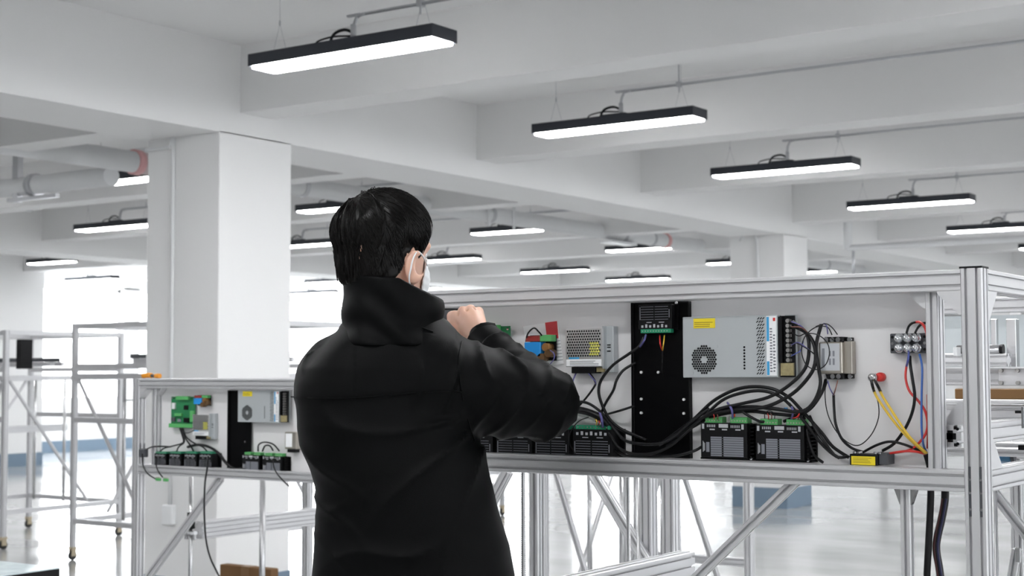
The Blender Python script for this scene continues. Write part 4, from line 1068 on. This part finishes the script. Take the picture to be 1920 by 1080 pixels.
for i, (u, v) in enumerate(((297, 899), (311, 900))):
    q = ony(u, v, Y2-.03)
    r = empty('connector_plug', tuple(q), ('left green plug dangling below the second panel', 'right green plug dangling below the second panel')[i], 'plug', 'dangling green plugs')
    MB().box(q[0]-.012, q[0]+.012, Y2-.036, Y2-.024, q[2]-.006, q[2]+.006, .001).build('body', M_CONN, r)
    MB().box(q[0]-.012, q[0]+.010, Y2-.034, Y2-.026, q[2]+.006, q[2]+.010).build('screw_row', M_NICKEL, r)
q = ony(271, 845, Y2+.02)
r = empty('mains_plug', tuple(q), 'grey plug with prongs inside the second frame\'s corner', 'plug')
MB().box(q[0]-.016, q[0]+.016, Y2+.0, Y2+.03, q[2]-.028, q[2]+.008, .004).build('body', M_DGREY, r)
for sx in (-.02, .006): MB().box(q[0]+sx, q[0]+sx+.006, Y2+.01, Y2+.013, q[2]+.008, q[2]+.034).build('prong', M_CHROME, r)
# orange clip on the second frame
q = ony(284, 706, Y2+.03)
r = empty('tool', (q[0], Y2+.03, Z2T), 'orange and black hand tool lying on the second frame', 'tool')
MB().tube([(q[0]-.055, Y2+.03, Z2T+.012), (q[0]-.02, Y2+.035, Z2T+.014), (q[0]-.0, Y2+.03, Z2T+.012)], .011, 10).build('grip', M_ORANGE, r, True)
MB().tube([(q[0]-.0, Y2+.03, Z2T+.012), (q[0]+.03, Y2+.03, Z2T+.01)], .007, 8, smooth=1).build('jaw', M_DGREY, r)
MB().tube([(q[0]+.025, Y2+.03, Z2T+.011), (q[0]+.055, Y2+.028, Z2T+.011)], .010, 10, smooth=1).build('grip', M_ORANGE, r, True)

# cardboard box and table
q0 = ony(412, 1058, 5.9); q1 = ony(508, 1060, 5.9)
r = empty('cardboard_box', ((q0[0]+q1[0])/2, 6.05, 0), 'flat brown cardboard carton standing behind the second frame', 'box')
MB().box(q0[0], q1[0], 5.9, 5.96, 0, q0[2], .003).build('carton', M_CARD, r)
MB().box((q0[0]+q1[0])/2-.03, (q0[0]+q1[0])/2+.03, 5.899, 5.961, q0[2]-.05, q0[2]+.001).build('tape', mat('tape', (.17, .09, .035), .4), r)
r = empty('side_table', (-5.9, 5.0, 0), 'table with a glossy film top and black edge at the lower left', 'table')
def onz(x, y, Z):
    q = ray(x, y); s = (Z-CAM_H)/q[2]; return np.array([q[0]*s, q[1]*s, Z])
tz = .78
cn = [onz(-60, 1052, tz), onz(112, 1064, tz), onz(40, 1130, tz), onz(-260, 1120, tz)]
cx_ = sum(c[0] for c in cn)/4; cy_ = sum(c[1] for c in cn)/4
tx1 = cn[1][0]; ty1 = cn[1][1]
tp = [(tx1-1.0, ty1-.55), (tx1, ty1-.55), (tx1, ty1), (tx1-1.0, ty1)]
MB().prism(tp, 'z', tz-.004, tz).build('film_top', M_TABLE, r)
MB().prism([(tp[0][0], tp[0][1]), (tp[1][0], tp[1][1]), (tp[2][0], tp[2][1]), (tp[3][0], tp[3][1])], 'z', tz-.06, tz-.0045).build('table_edge', M_BLACK, r)
for (u, v) in tp:
    uu = u+(.05 if u < tx1-.5 else -.05); vv = v+(.05 if v < ty1-.3 else -.05)
    MB().box(uu-.02, uu+.02, vv-.02, vv+.02, 0, tz-.06, .002).build('leg', M_BLACKM, r)

# ================================================================== THE MAN
R0 = np.array([math.cos(YAW), math.sin(YAW), 0]); F0 = np.array([-math.sin(YAW), math.cos(YAW), 0])
def LP(px_, py_, d):
    """point at pixel direction and horizontal depth d, in axes (right, away, up)"""
    q = ray(px_, py_); s = d/(q@F0)
    return np.array([(q@R0)*s, d, CAM_H+q[2]*s], np.float32)
DP = 2.90
P0 = np.array([LP(735, 900, DP)[0], DP, 0.0])
wp = R0*P0[0]+F0*P0[1]
man = empty('person', (wp[0], wp[1], 0), 'man in black jacket and white mask seen from behind, hands raised', 'person', rz=YAW)

def smin(a, b, k):
    h = np.clip(.5+.5*(b-a)/k, 0, 1); return b*(1-h)+a*h-k*h*(1-h)
def smax(a, b, k): return -smin(-a, -b, k)
def cone(P, a, b, ra, rb):
    a = np.asarray(a, np.float32); b = np.asarray(b, np.float32); ab = b-a
    t = np.clip(((P-a)@ab)/(ab@ab), 0, 1)
    return np.linalg.norm(P-a-t[:, None]*ab, axis=1)-(ra+(rb-ra)*t)
def ell(P, c, rad, ax=None):
    q = P-np.asarray(c, np.float32)
    if ax is not None: q = q@np.asarray(ax, np.float32).T
    rad = np.asarray(rad, np.float32)
    k0 = np.linalg.norm(q/rad, axis=1); k1 = np.linalg.norm(q/(rad*rad), axis=1)
    return k0*(k0-1)/np.maximum(k1, 1e-6)
def surface_net(fn, lo, hi, h):
    lo = np.array(lo, np.float32); hi = np.array(hi, np.float32)
    n = np.ceil((hi-lo)/h).astype(int)+1
    ax = [lo[i]+h*np.arange(n[i], dtype=np.float32) for i in range(3)]
    gx, gy, gz = np.meshgrid(*ax, indexing='ij')
    Pn = np.stack([gx.ravel(), gy.ravel(), gz.ravel()], 1)
    V = fn(Pn).reshape(n).astype(np.float32)
    V[0], V[-1] = np.maximum(V[0], 1e-4), np.maximum(V[-1], 1e-4)
    V[:, 0], V[:, -1] = np.maximum(V[:, 0], 1e-4), np.maximum(V[:, -1], 1e-4)
    V[:, :, 0], V[:, :, -1] = np.maximum(V[:, :, 0], 1e-4), np.maximum(V[:, :, -1], 1e-4)
    S = V < 0
    m = n-1
    cs = [(i, j, k) for i in (0, 1) for j in (0, 1) for k in (0, 1)]
    cnt = np.zeros(m, int)
    for (i, j, k) in cs: cnt += S[i:i+m[0], j:j+m[1], k:k+m[2]]
    act = (cnt > 0) & (cnt < 8)
    ids = -np.ones(m, int); ci = np.argwhere(act); ids[act] = np.arange(len(ci))
    acc = np.zeros((len(ci), 3)); num = np.zeros(len(ci))
    for a in cs:
        for t in range(3):
            if a[t] == 1: continue
            b = list(a); b[t] = 1
            va = V[tuple((ci+a).T)]; vb = V[tuple((ci+np.array(b)).T)]
            x = (va < 0) != (vb < 0)
            tt = np.where(x, va/np.where(x, va-vb, 1), 0)
            p = np.array(a, float)[None, :].repeat(len(ci), 0); p[:, t] += tt
            acc[x] += p[x]; num[x] += 1
    verts = lo+h*(ci+acc/num[:, None])
    quads = []
    for t in range(3):
        u, w = (t+1) % 3, (t+2) % 3
        sl0 = [slice(None)]*3; sl1 = [slice(None)]*3; sl0[t] = slice(0, -1); sl1[t] = slice(1, None)
        d = S[tuple(sl0)] != S[tuple(sl1)]
        e = np.argwhere(d)
        e = e[(e[:, u] > 0) & (e[:, w] > 0) & (e[:, u] < n[u]-1) & (e[:, w] < n[w]-1)]
        if not len(e): continue
        def cid(du, dw):
            q = e.copy(); q[:, u] += du; q[:, w] += dw; return ids[tuple(q.T)]
        q4 = np.stack([cid(-1, -1), cid(0, -1), cid(0, 0), cid(-1, 0)], 1)
        s = S[tuple(e.T)]
        q4[~s] = q4[~s][:, ::-1]
        quads.append(q4)
    return verts, np.concatenate(quads)
def sdf_obj(name, parts, m, parent, smooth=True, label=None):
    vs_ = []; fs_ = []; n0 = 0
    for v, q in parts: vs_.append(v-P0); fs_.append(q+n0); n0 += len(v)
    v = np.concatenate(vs_); q = np.concatenate(fs_)
    me = bpy.data.meshes.new(name)
    me.from_pydata(v.tolist(), [], q.tolist()); me.materials.append(m)
    if smooth: me.polygons.foreach_set('use_smooth', [True]*len(me.polygons))
    me.update()
    o = bpy.data.objects.new(name, me); COL.objects.link(o); o.parent = parent
    if label: o['label'] = label
    return o
def mb_obj(mb, name, m, parent, smooth=True):
    """tube built in (right, away, up) axes"""
    me = bpy.data.meshes.new(name); me.from_pydata((np.array(mb.v)-P0).tolist(), [], mb.f); me.materials.append(m); fix_normals(me)
    if smooth: me.polygons.foreach_set('use_smooth', [True]*len(me.polygons))
    o = bpy.data.objects.new(name, me); COL.objects.link(o); o.parent = parent
    return o

# ---- head
HA = math.radians(37)
fh = np.array([math.sin(HA)*.99, math.cos(HA)*.99, -.10]); fh /= np.linalg.norm(fh)
rh = np.array([math.cos(HA), -math.sin(HA), 0]); uh = np.cross(rh, fh)
HAX = np.stack([rh, fh, uh])
HC = LP(717, 472, DP+.005)
def H(r, f_, u): return HC+rh*r+fh*f_+uh*u
def head_local(P): return (P-HC.astype(np.float32))@HAX.T.astype(np.float32)
def face_sdf(P):
    d = ell(P, H(0, -.002, .012), (.076, .096, .100), HAX)
    d = smin(d, ell(P, H(0, .028, -.062), (.058, .066, .066), HAX), .03)
    d = smin(d, ell(P, H(0, .055, -.092), (.030, .032, .028), HAX), .03)
    d = smin(d, cone(P, H(0, .088, .005), H(0, .108, -.034), .009, .014), .015)
    d = smin(d, ell(P, H(0, .078, .022), (.055, .018, .014), HAX), .02)
    for s in (-1, 1):
        d = smax(d, -ell(P, H(s*.032, .102, .004), (.018, .014, .011), HAX), .012)
    return d
def head_sdf(P):
    d = face_sdf(P)
    nb = LP(727, 640, DP+.02)
    d = smin(d, cone(P, H(0, -.022, -.05), nb, .056, .066), .03)
    for s in (-1, 1):
        c = H(s*.088, .000, -.034)
        e = np.stack([rh*.80*s-fh*.6, rh*.6*s*1+fh*.80, uh]); e[1] = np.cross(e[2], e[0])
        ear = ell(P, c, (.0075, .021, .033), e)
        ear = smax(ear, -ell(P, H(s*.094, .006, -.030), (.008, .011, .020), HAX), .006)
        ear = smin(ear, ell(P, H(s*.080, .004, -.060), (.007, .009, .010), HAX), .008)
        d = smin(d, ear, .006)
    return d
lo = HC-np.array([.15, .15, .27]); hi = HC+np.array([.15, .15, .14])
head_mesh = surface_net(head_sdf, lo, hi, .0036)

# ---- limb joints
DS = DP
sh_r = LP(822, 690, DS+.0); el_r = LP(1016, 752, DS+.10); wr_r = LP(908, 640, DS+.24)
sh_l = LP(608, 705, DS+.03); el_l = LP(640, 850, DS+.17); wr_l = LP(735, 648, DS+.34)
def hand(sgn, wr, ctr, kn, thumb, curl):
    """kn: four knuckles, curl: vector the fingers turn to first"""
    def f_(P):
        d = cone(P, wr, ctr, .025, .026)
        for i, k in enumerate(kn):
            d = smin(d, cone(P, wr+(k-wr)*.25, k, .0145, .0112), .006)
        for i, k in enumerate(kn):
            l = (.030, .033, .031, .025)[i]
            a = k+curl[0]*l; b = a+curl[1]*l*.85; c = b+curl[2]*l*.6
            fd = smin(smin(cone(P, k, a, .0108, .0098), cone(P, a, b, .0096, .0088), .004), cone(P, b, c, .0088, .0078), .004)
            d = smin(d, fd, .003)
        td = smin(cone(P, thumb[0], thumb[1], .0145, .0115), cone(P, thumb[1], thumb[2], .0112, .0095), .006)
        d = smin(d, td, .008)
        for a, b in zip(kn[:-1], kn[1:]):
            mid = (a+b)/2; d = smax(d, -cone(P, mid+np.array([0, -.014, .013]), mid+np.array([0, -.010, -.012]), .0038, .0010), .005)
        return d
    return f_
DH = DS+.30
kn_r = [LP(853, 592, DH+.01), LP(868, 584, DH), LP(882.5, 581, DH+.002), LP(897, 585, DH+.012)]
ctr_r = LP(884, 618, DH-.015)
th_r = [LP(872, 632, DH-.005), LP(848, 618, DH-.008), LP(846, 592, DH+.02)]
curl_r = [np.array([-.15, .95, -.1]), np.array([-.25, .2, -.95]), np.array([-.1, -.9, -.3])]
hr = hand(1, wr_r, ctr_r, kn_r, th_r, curl_r)
DL = DS+.42
kn_l = [LP(812, 600, DL), LP(797, 594, DL), LP(783, 594, DL), LP(770, 598, DL)]
hl = hand(-1, wr_l, LP(775, 622, DL-.03), kn_l, [LP(790, 634, DL-.01), LP(812, 622, DL), LP(820, 604, DL+.02)], [np.array([.15, .95, -.1]), np.array([.25, .2, -.95]), np.array([.1, -.9, -.3])])
def bbox(pts, pad): a = np.array(pts); return a.min(0)-pad, a.max(0)+pad
rhm = surface_net(hr, *bbox(kn_r+[wr_r]+th_r, .055), .0022)
lhm = surface_net(hl, *bbox(kn_l+[wr_l], .055), .003)
hipz = .93
hp = {s: np.array([P0[0]+s*.095, DP+.03, hipz]) for s in (-1, 1)}
kne = {s: np.array([P0[0]+s*.11, DP+.01, .51]) for s in (-1, 1)}
ank = {s: np.array([P0[0]+s*.12, DP+.02, .09]) for s in (-1, 1)}
def inner_body(P):
    d = cone(P, LP(727, 640, DP+.02), LP(728, 800, DP+.03), .075, .12)
    d = smin(d, cone(P, LP(728, 800, DP+.03), np.array([P0[0], DP+.03, .95]), .12, .12), .05)
    for a, b, c in ((sh_r, el_r, wr_r), (sh_l, el_l, wr_l)):
        d = smin(d, cone(P, LP(727, 670, DP+.02), a, .06, .055), .04)
        d = smin(d, smin(cone(P, a, b, .046, .040), cone(P, b, c, .038, .026), .01), .02)
    for s in (-1, 1):
        d = smin(d, smin(cone(P, hp[s], kne[s], .078, .052), cone(P, kne[s], ank[s], .050, .036), .02), .03)
        d = smin(d, cone(P, ank[s]+np.array([0, -.02, -.03]), ank[s]+np.array([.03*s, .15, -.05]), .035, .028), .02)
    return d
bl, bh = bbox([sh_l, el_r, wr_l, ank[-1], ank[1]], .12)
body_mesh = surface_net(inner_body, (bl[0], bl[1]-.03, 0.0), (bh[0], bh[1]+.1, 1.62), .011)
sdf_obj('body', [head_mesh, rhm, lhm, body_mesh], M_SKIN, man)

# ---- jacket
ROWS = [(575, 652, 815), (600, 640, 838), (620, 628, 850), (640, 608, 862), (665, 584, 872), (690, 562, 876), (720, 552, 878), (745, 550, 880), (800, 556, 890), (850, 568, 912), (880, 578, 920), (920, 588, 930), (960, 587, 938), (1000, 582, 948), (1040, 579, 956), (1080, 576, 965), (1180, 572, 980), (1300, 570, 985)]
TZ = np.array([LP(700, r_[0], DP)[2] for r_ in ROWS])[::-1]
TXL = np.array([LP(r_[1], r_[0], DP)[0] for r_ in ROWS])[::-1]; TXR = np.array([LP(r_[2], r_[0], DP)[0] for r_ in ROWS])[::-1]
TB = np.array([.085, .105, .118, .128, .135, .14, .142, .143, .145, .148, .15, .15, .15, .15, .152, .155, .16, .16])[::-1]
def wobble(P, f1, ph):
    return np.sin(P[:, 0]*f1[0]+P[:, 1]*f1[1]+P[:, 2]*f1[2]+ph)
zyoke = LP(700, 742, DP)[2]; xseam = LP(673, 700, DP)[0]
def ridge(u, sharp=2.2):
    return (1-np.abs(np.sin(u)))**sharp
def creases(P):
    """fold relief: long drags from the right armpit, crumples lower down"""
    x = P[:, 0]-P0[0]; z = P[:, 2]; y = P[:, 1]
    w1 = wobble(P, (9, 0, 13), .3)*.9+wobble(P, (23, 5, -9), 1.7)*.5
    w2 = wobble(P, (17, 3, 7), 2.1)
    zl = 1/(1+np.exp((z-(zyoke-.03))*55))
    zu = 1-zl
    ax, az = .145, zyoke-.03
    ang = np.arctan2(z-az, x-ax-.05); rr = np.hypot(z-az, x-ax-.05)
    f1 = ridge(ang*5.5+w1*.35+.6, 2.5)*np.clip(1.15-rr*2.6, 0, 1)*np.clip(rr*12, 0, 1)
    f2 = ridge((z-1.0)*19-.9*x*19+w1*1.1+1, 2.0)*np.clip((1.24-z)*4.5, 0, 1)*np.clip(.55+.6*w2, 0, 1)
    f3 = ridge((z+1.1*x)*24+w1*1.4, 2.0)*np.clip((-.02-x)*9, 0, 1)*np.clip(.4+.6*w2, 0, 1)
    f4 = ridge(x*13+z*9+w1*1.3, 2.4)*zu*.5*np.clip(.5+.7*w2, 0, 1)
    return (.010*f1+.012*f2+.008*f3)*zl+.005*f4-.003+.0018*w1
def sleeve_folds(P, a, b, n, amp, ph):
    ab = b-a; t = ((P-a)@ab)/(ab@ab)
    q = P-a-t[:, None]*ab; ang = np.arctan2(q[:, 2], q[:, 1])
    s_ = .5+.5*np.sin(ang*2+ph*3+t*4)
    return amp*(ridge(t*n*1.57+1.0*np.sin(ang+ph)+ph+.5*np.sin(t*9+ang*2), 2.2)*s_+.5*ridge(t*n*2.3+ang*1.2+ph*2, 2.0)*(1-s_)-.35)
def lerp_prof(P):
    z = P[:, 2]
    xl = np.interp(z, TZ, TXL); xr = np.interp(z, TZ, TXR); b = np.interp(z, TZ, TB)
    c = (xl+xr)/2; a = (xr-xl)/2
    yc = DP+.03-.06*np.clip(z-1.25, 0, .2)/.2*0
    dx = (P[:, 0]-c)/a; dy = (P[:, 1]-yc-.10*(P[:, 0]-c)*.0)/b
    k = (np.abs(dx)**2.4+np.abs(dy)**2.4)**(1/2.4)
    return (k-1)*np.minimum(a, b)*.9
hem = .76
def jacket_sdf(P):
    P = P.astype(np.float32)
    d = lerp_prof(P)
    d = smax(d, P[:, 2]-LP(700, 583, DP)[2], .03)
    yoke = .0022/(1+np.exp(-(P[:, 2]-zyoke-.012*np.sin((P[:, 0]-P0[0])*5))*900))
    seam = .0022*np.exp(-((P[:, 0]-xseam)/.0035)**2)*(P[:, 2] > zyoke)
    d = d-creases(P)-yoke+seam
    # sleeves
    er, elb, w = sh_r, el_r, wr_r
    cuff = er*0+w+(elb-w)*.03
    up = cone(P, er+np.array([-.02, 0, -.022]), elb+np.array([0, 0, -.004]), .104, .076)-sleeve_folds(P, er, elb, 6.0, .011, .4)
    fo = cone(P, elb, cuff, .071, .042)-sleeve_folds(P, elb, cuff, 6.5, .009, 1.9)
    sl = smin(up, fo, .018)
    d = smin(d, sl, .022)
    cl = wr_l+(el_l-wr_l)*.03
    up = cone(P, sh_l+np.array([.02, 0, 0]), el_l, .074, .066)-sleeve_folds(P, sh_l, el_l, 4, .010, 2.2)
    fo = cone(P, el_l, cl, .064, .042)
    d = smin(d, smin(up, fo, .02), .02)
    d = smax(d, hem-P[:, 2], .006)
    return d
lo, hi = bbox([sh_l, el_r, el_l, wr_l], .11)
jm = surface_net(jacket_sdf, (lo[0]-.02, DP-.17, hem-.02), (hi[0], hi[1]+.02, LP(700, 575, DP)[2]+.02), .0048)
jacket = sdf_obj('jacket', [jm], M_JACKET, man)
# cuffs
def cuff_sdf(w, e):
    d_ = (e-w)/np.linalg.norm(e-w)
    def f_(P):
        o = cone(P, w-d_*.012, w+d_*.045, .040, .045); i = cone(P, w-d_*.06, w+d_*.03, .034, .034)
        t = (P-w)@d_
        return smax(smax(smax(o, -i, .003), -(t+.012), .003), t-.045, .004)
    return f_
cm = surface_net(cuff_sdf(wr_r, el_r), *bbox([wr_r, wr_r+(el_r-wr_r)*.2], .06), .003)
cm2 = surface_net(cuff_sdf(wr_l, el_l), *bbox([wr_l, wr_l+(el_l-wr_l)*.2], .06), .004)
sdf_obj('cuff', [cm], M_JACKET, man); sdf_obj('cuff', [cm2], M_JACKET, man)
# collar: tall stand-up band, lower towards the front right
cc = LP(738, 580, DP+.006)
ztop = LP(720, 516, DP-.07)[2]; zbot = LP(720, 650, DP)[2]
def collar_sdf(P):
    x = P[:, 0]-cc[0]; y = P[:, 1]-cc[1]; z = P[:, 2]
    t = np.clip((z-zbot)/(ztop-zbot), -.3, 1.2)
    a = .098-.006*t+.012*np.clip(.35-t, 0, 1); b = .100-.006*t+.014*np.clip(.35-t, 0, 1)
    xs = x+.004-.004*t
    k = (np.abs(xs/a)**2.2+np.abs(y/b)**2.2)**(1/2.2)
    d = (k-1)*.096
    d = d-.0035*np.sin(z*95+x*24+2*np.sin(x*30))*np.clip(1.2-t, 0, 1)-.0015*np.sin(x*70+z*20)
    sh = np.abs(d)-.0048
    rim = ztop-.006*np.sin(x*22+1)-.55*np.clip(x-.018, 0, 1)-.42*np.clip(y-.0, 0, 1)*(x > 0)-.30*np.clip(y, 0, 1)*(x <= 0)
    return smax(smax(sh, z-rim, .004), zbot-z, .004)
clm = surface_net(collar_sdf, (cc[0]-.13, cc[1]-.13, zbot-.01), (cc[0]+.13, cc[1]+.13, ztop+.03), .0034)
sdf_obj('collar', [clm], M_JACKET, man)
# folded seam below the collar
def surf_pt(px_, py_, d0=2.6):
    for d in np.arange(d0, 3.2, .002):
        q = LP(px_, py_, d)
        if jacket_sdf(q[None, :])[0] < .001: return q
    return LP(px_, py_, DP)
for pts in (((640, 596), (655, 590), (680, 588), (720, 592), (760, 603), (790, 614), (812, 622)),
            ((546, 744), (580, 746), (630, 747), (680, 745), (740, 740), (800, 735), (850, 733), (866, 736)),
            ((866, 640), (860, 670), (862, 710), (868, 750), (878, 790), (890, 828))):
    mb_obj(MB().tube([surf_pt(u, v)+np.array([0, -.0002, 0]) for u, v in pts], .0013, 6, smooth=4), 'seam', M_JACKET, man)
# ---- trousers and shoes
def trouser_sdf(P):
    d = cone(P, np.array([P0[0], DP+.03, .86]), np.array([P0[0], DP+.03, .98]), .15, .14)
    for s in (-1, 1):
        d = smin(d, smin(cone(P, hp[s], kne[s], .105, .080), cone(P, kne[s], ank[s]+np.array([0, 0, -.01]), .080, .065), .03), .03)
    d = d-.003*np.sin(P[:, 2]*40+6*P[:, 0])
    return smax(d, .05-P[:, 2], .004)
tm = surface_net(trouser_sdf, (P0[0]-.28, DP-.2, .03), (P0[0]+.28, DP+.25, 1.0), .009)
sdf_obj('trousers', [tm], M_TROU, man)
for s in (-1, 1):
    def shoe(P, s=s):
        a = ank[s]; dr = np.array([.25*s+.15, .95, 0]); dr /= np.linalg.norm(dr)
        d = cone(P, a+np.array([0, 0, -.035])-dr*.05, a+np.array([0, 0, -.045])+dr*.15, .048, .042)
        d = smin(d, cone(P, a, a+np.array([0, 0, -.04]), .048, .05), .02)
        return smax(d, .001-P[:, 2], .004)
    v = surface_net(shoe, ank[s]-np.array([.14, .16, .095]), ank[s]+np.array([.16, .26, .07]), .006)
    sdf_obj('shoe', [v], M_SHOE, man)
# ---- hair: cap with flowing grooves plus loose strands
CROWN = H(-.012, -.062, .082)
def hairline(f_):
    return np.interp(f_, [-.12, -.058, -.040, -.024, -.008, .006, .03, .05, .075, .1], [-.078, -.076, -.070, -.050, -.014, .004, -.020, .010, .050, .062])
def hair_sdf(P):
    q = head_local(P)
    d = ell(P, H(0, -.006, .034), (.0865, .1085, .080), HAX)
    d = smin(d, ell(P, H(.004, -.012, -.030), (.056, .048, .072), HAX), .022)
    d = smin(d, ell(P, H(.006, .01, .055), (.072, .080, .062), HAX), .03)
    nb = LP(727, 640, DP+.02)
    sk = smin(face_sdf(P), cone(P, H(0, -.022, -.05), nb, .056, .066), .03)-.004
    d = np.minimum(d, sk)
    c = P-CROWN.astype(np.float32); ang = np.arctan2(c@rh.astype(np.float32), c@fh.astype(np.float32)); rr = np.linalg.norm(c, axis=1)
    ph = ang*24+3*np.sin(rr*38+ang*3)+2*np.sin(ang*7+rr*12)
    d = d-.0018*np.sin(ph)*np.clip(rr/.05, 0, 1)-.0028*np.sin(ang*9+rr*26+1.5*np.sin(ang*4))*np.clip(rr/.05, 0, 1)
    hl_ = hairline(q[:, 1])+.003*np.sin(q[:, 1]*260)
    d = smax(d, (hl_-q[:, 2])*.8, .008)
    d = smax(d, -ell(P, H(.096, .006, -.036), (.022, .024, .036), HAX), .004)
    d = smax(d, -ell(P, H(-.096, .006, -.036), (.022, .024, .036), HAX), .004)
    return d
hv, hq = surface_net(hair_sdf, HC-np.array([.14, .14, .16]), HC+np.array([.14, .14, .16]), .0032)
sdf_obj('hair', [(hv, hq)], M_HAIR, man)
e = .002
def grad(P):
    g = np.stack([hair_sdf(P+np.eye(3, dtype=np.float32)[i]*e)-hair_sdf(P-np.eye(3, dtype=np.float32)[i]*e) for i in range(3)], 1)
    return g/np.maximum(np.linalg.norm(g, axis=1, keepdims=True), 1e-6)
NS = 4200
pick = rng.integers(0, len(hv), NS)
pts = hv[pick].astype(np.float32)
lq = head_local(pts); keep = (lq[:, 2] > hairline(lq[:, 1])+.012)
pts = pts[keep]; NS = len(pts)
paths = [pts]; cur = pts.copy(); L_ = rng.uniform(.010, .017, NS)
swirl = rng.normal(0, .16, NS)
for k in range(4):
    g = grad(cur); c = cur-CROWN
    c = c/np.maximum(np.linalg.norm(c, axis=1, keepdims=True), .01)
    t = c+np.array([0, 0, -.55])*np.clip(np.linalg.norm(cur-CROWN, axis=1, keepdims=True)/.08, 0, 1)
    side = np.cross(g, c); t = t+side*(swirl[:, None]+.25)
    t = t-g*(t*g).sum(1, keepdims=True); t /= np.maximum(np.linalg.norm(t, axis=1, keepdims=True), 1e-6)
    cur = cur+t*L_[:, None]
    dd = hair_sdf(cur.astype(np.float32)); g = grad(cur.astype(np.float32))
    cur = (cur-g*(dd-(.0004+.0005*k*rng.uniform(0, 1, NS)))[:, None]).astype(np.float32)
    paths.append(cur.copy())
PA = np.stack(paths, 1)
ok = np.ones(NS, bool)
for k in range(5):
    lq = head_local(PA[:, k].astype(np.float32)); ok &= lq[:, 2] > hairline(lq[:, 1])+.002
    ok &= ~((np.abs(lq[:, 0]) > .07) & (np.abs(lq[:, 1]-.006) < .024) & (lq[:, 2] < -.002))
PA = PA[ok]; NS = len(PA)
vs_ = []; fs_ = []
rad = np.array([.0008, .0010, .0009, .0007, .0002])
for s in range(NS):
    p = PA[s]; b0 = len(vs_)
    if np.linalg.norm(p[1:]-p[:-1], axis=1).max() > .04: continue
    t = p[-1]-p[0]; a = np.cross(t, [0.3, .5, .8]); a /= np.linalg.norm(a)+1e-9; b = np.cross(t, a); b /= np.linalg.norm(b)+1e-9
    for i in range(5):
        for j in range(3):
            q = 2.094*j; vs_.append(p[i]+(a*math.cos(q)+b*math.sin(q))*rad[i])
    for i in range(4):
        for j in range(3):
            fs_.append((b0+i*3+j, b0+i*3+(j+1) % 3, b0+(i+1)*3+(j+1) % 3, b0+(i+1)*3+j))
o = sdf_obj('hair_strands', [(np.array(vs_), np.array(fs_))], M_HAIR, man)
o['kind'] = 'stuff'
# ---- mask and ear loops
def mask_sdf(P):
    q = head_local(P)
    d = face_sdf(P)
    d = smin(d, ell(P, H(0, .088, -.048), (.034, .030, .046), HAX), .02)
    d = d-.0035-.0005*np.sin(q[:, 2]*420)
    d = np.abs(d-.001)-.0022
    d = smax(d, .056+.30*np.abs(q[:, 2]+.055)-q[:, 1], .004)
    d = smax(d, q[:, 2]-(.006-.16*np.abs(q[:, 0])), .004)
    d = smax(d, -.118-q[:, 2], .004)
    return d
mm_ = surface_net(mask_sdf, HC-np.array([.13, .13, .16]), HC+np.array([.15, .16, .05]), .003)
sdf_obj('mask', [mm_], M_MASK, man, label='white disposable face mask')
for s in (-1, 1):
    L1 = [H(s*.062, .066, -.020), H(s*.080, .030, -.008), H(s*.0885, .004, -.004), H(s*.093, -.012, -.018), H(s*.091, -.015, -.038), H(s*.084, -.010, -.062), H(s*.076, .014, -.084), H(s*.058, .052, -.096)]
    mb_obj(MB().tube(L1, .0017, 6, smooth=5), 'ear_loop', M_MASK, man)
for s in (-1, 1):
    m = MB().lathe([(.0, -.011), (.006, -.009), (.0105, -.003), (.011, 0), (.0105, .003), (.006, .009), (0, .011)], H(s*.032, .082, .004), 'z', 12)
    mb_obj(m, 'eye', M_EYE, man)

# ---- device between the hands
dc = LP(838, 590, DH+.045)
wd = R0*dc[0]+F0*dc[1]
r = empty('handheld_device', (wd[0], wd[1], dc[2]), 'black handheld device gripped between the man\'s hands', 'handheld device', rz=YAW)
def dbox(name, m, a):
    mb = MB().box(*a, .002); me = bpy.data.meshes.new(name); me.from_pydata(mb.v, [], mb.f); me.materials.append(m); fix_normals(me)
    o = bpy.data.objects.new(name, me); COL.objects.link(o); o.parent = r
dbox('body', M_BLACK, (-.075, .03, .0, .012, -.022, .014))
dbox('screen', M_DGREY, (-.068, .022, -.001, .0, -.018, .010))
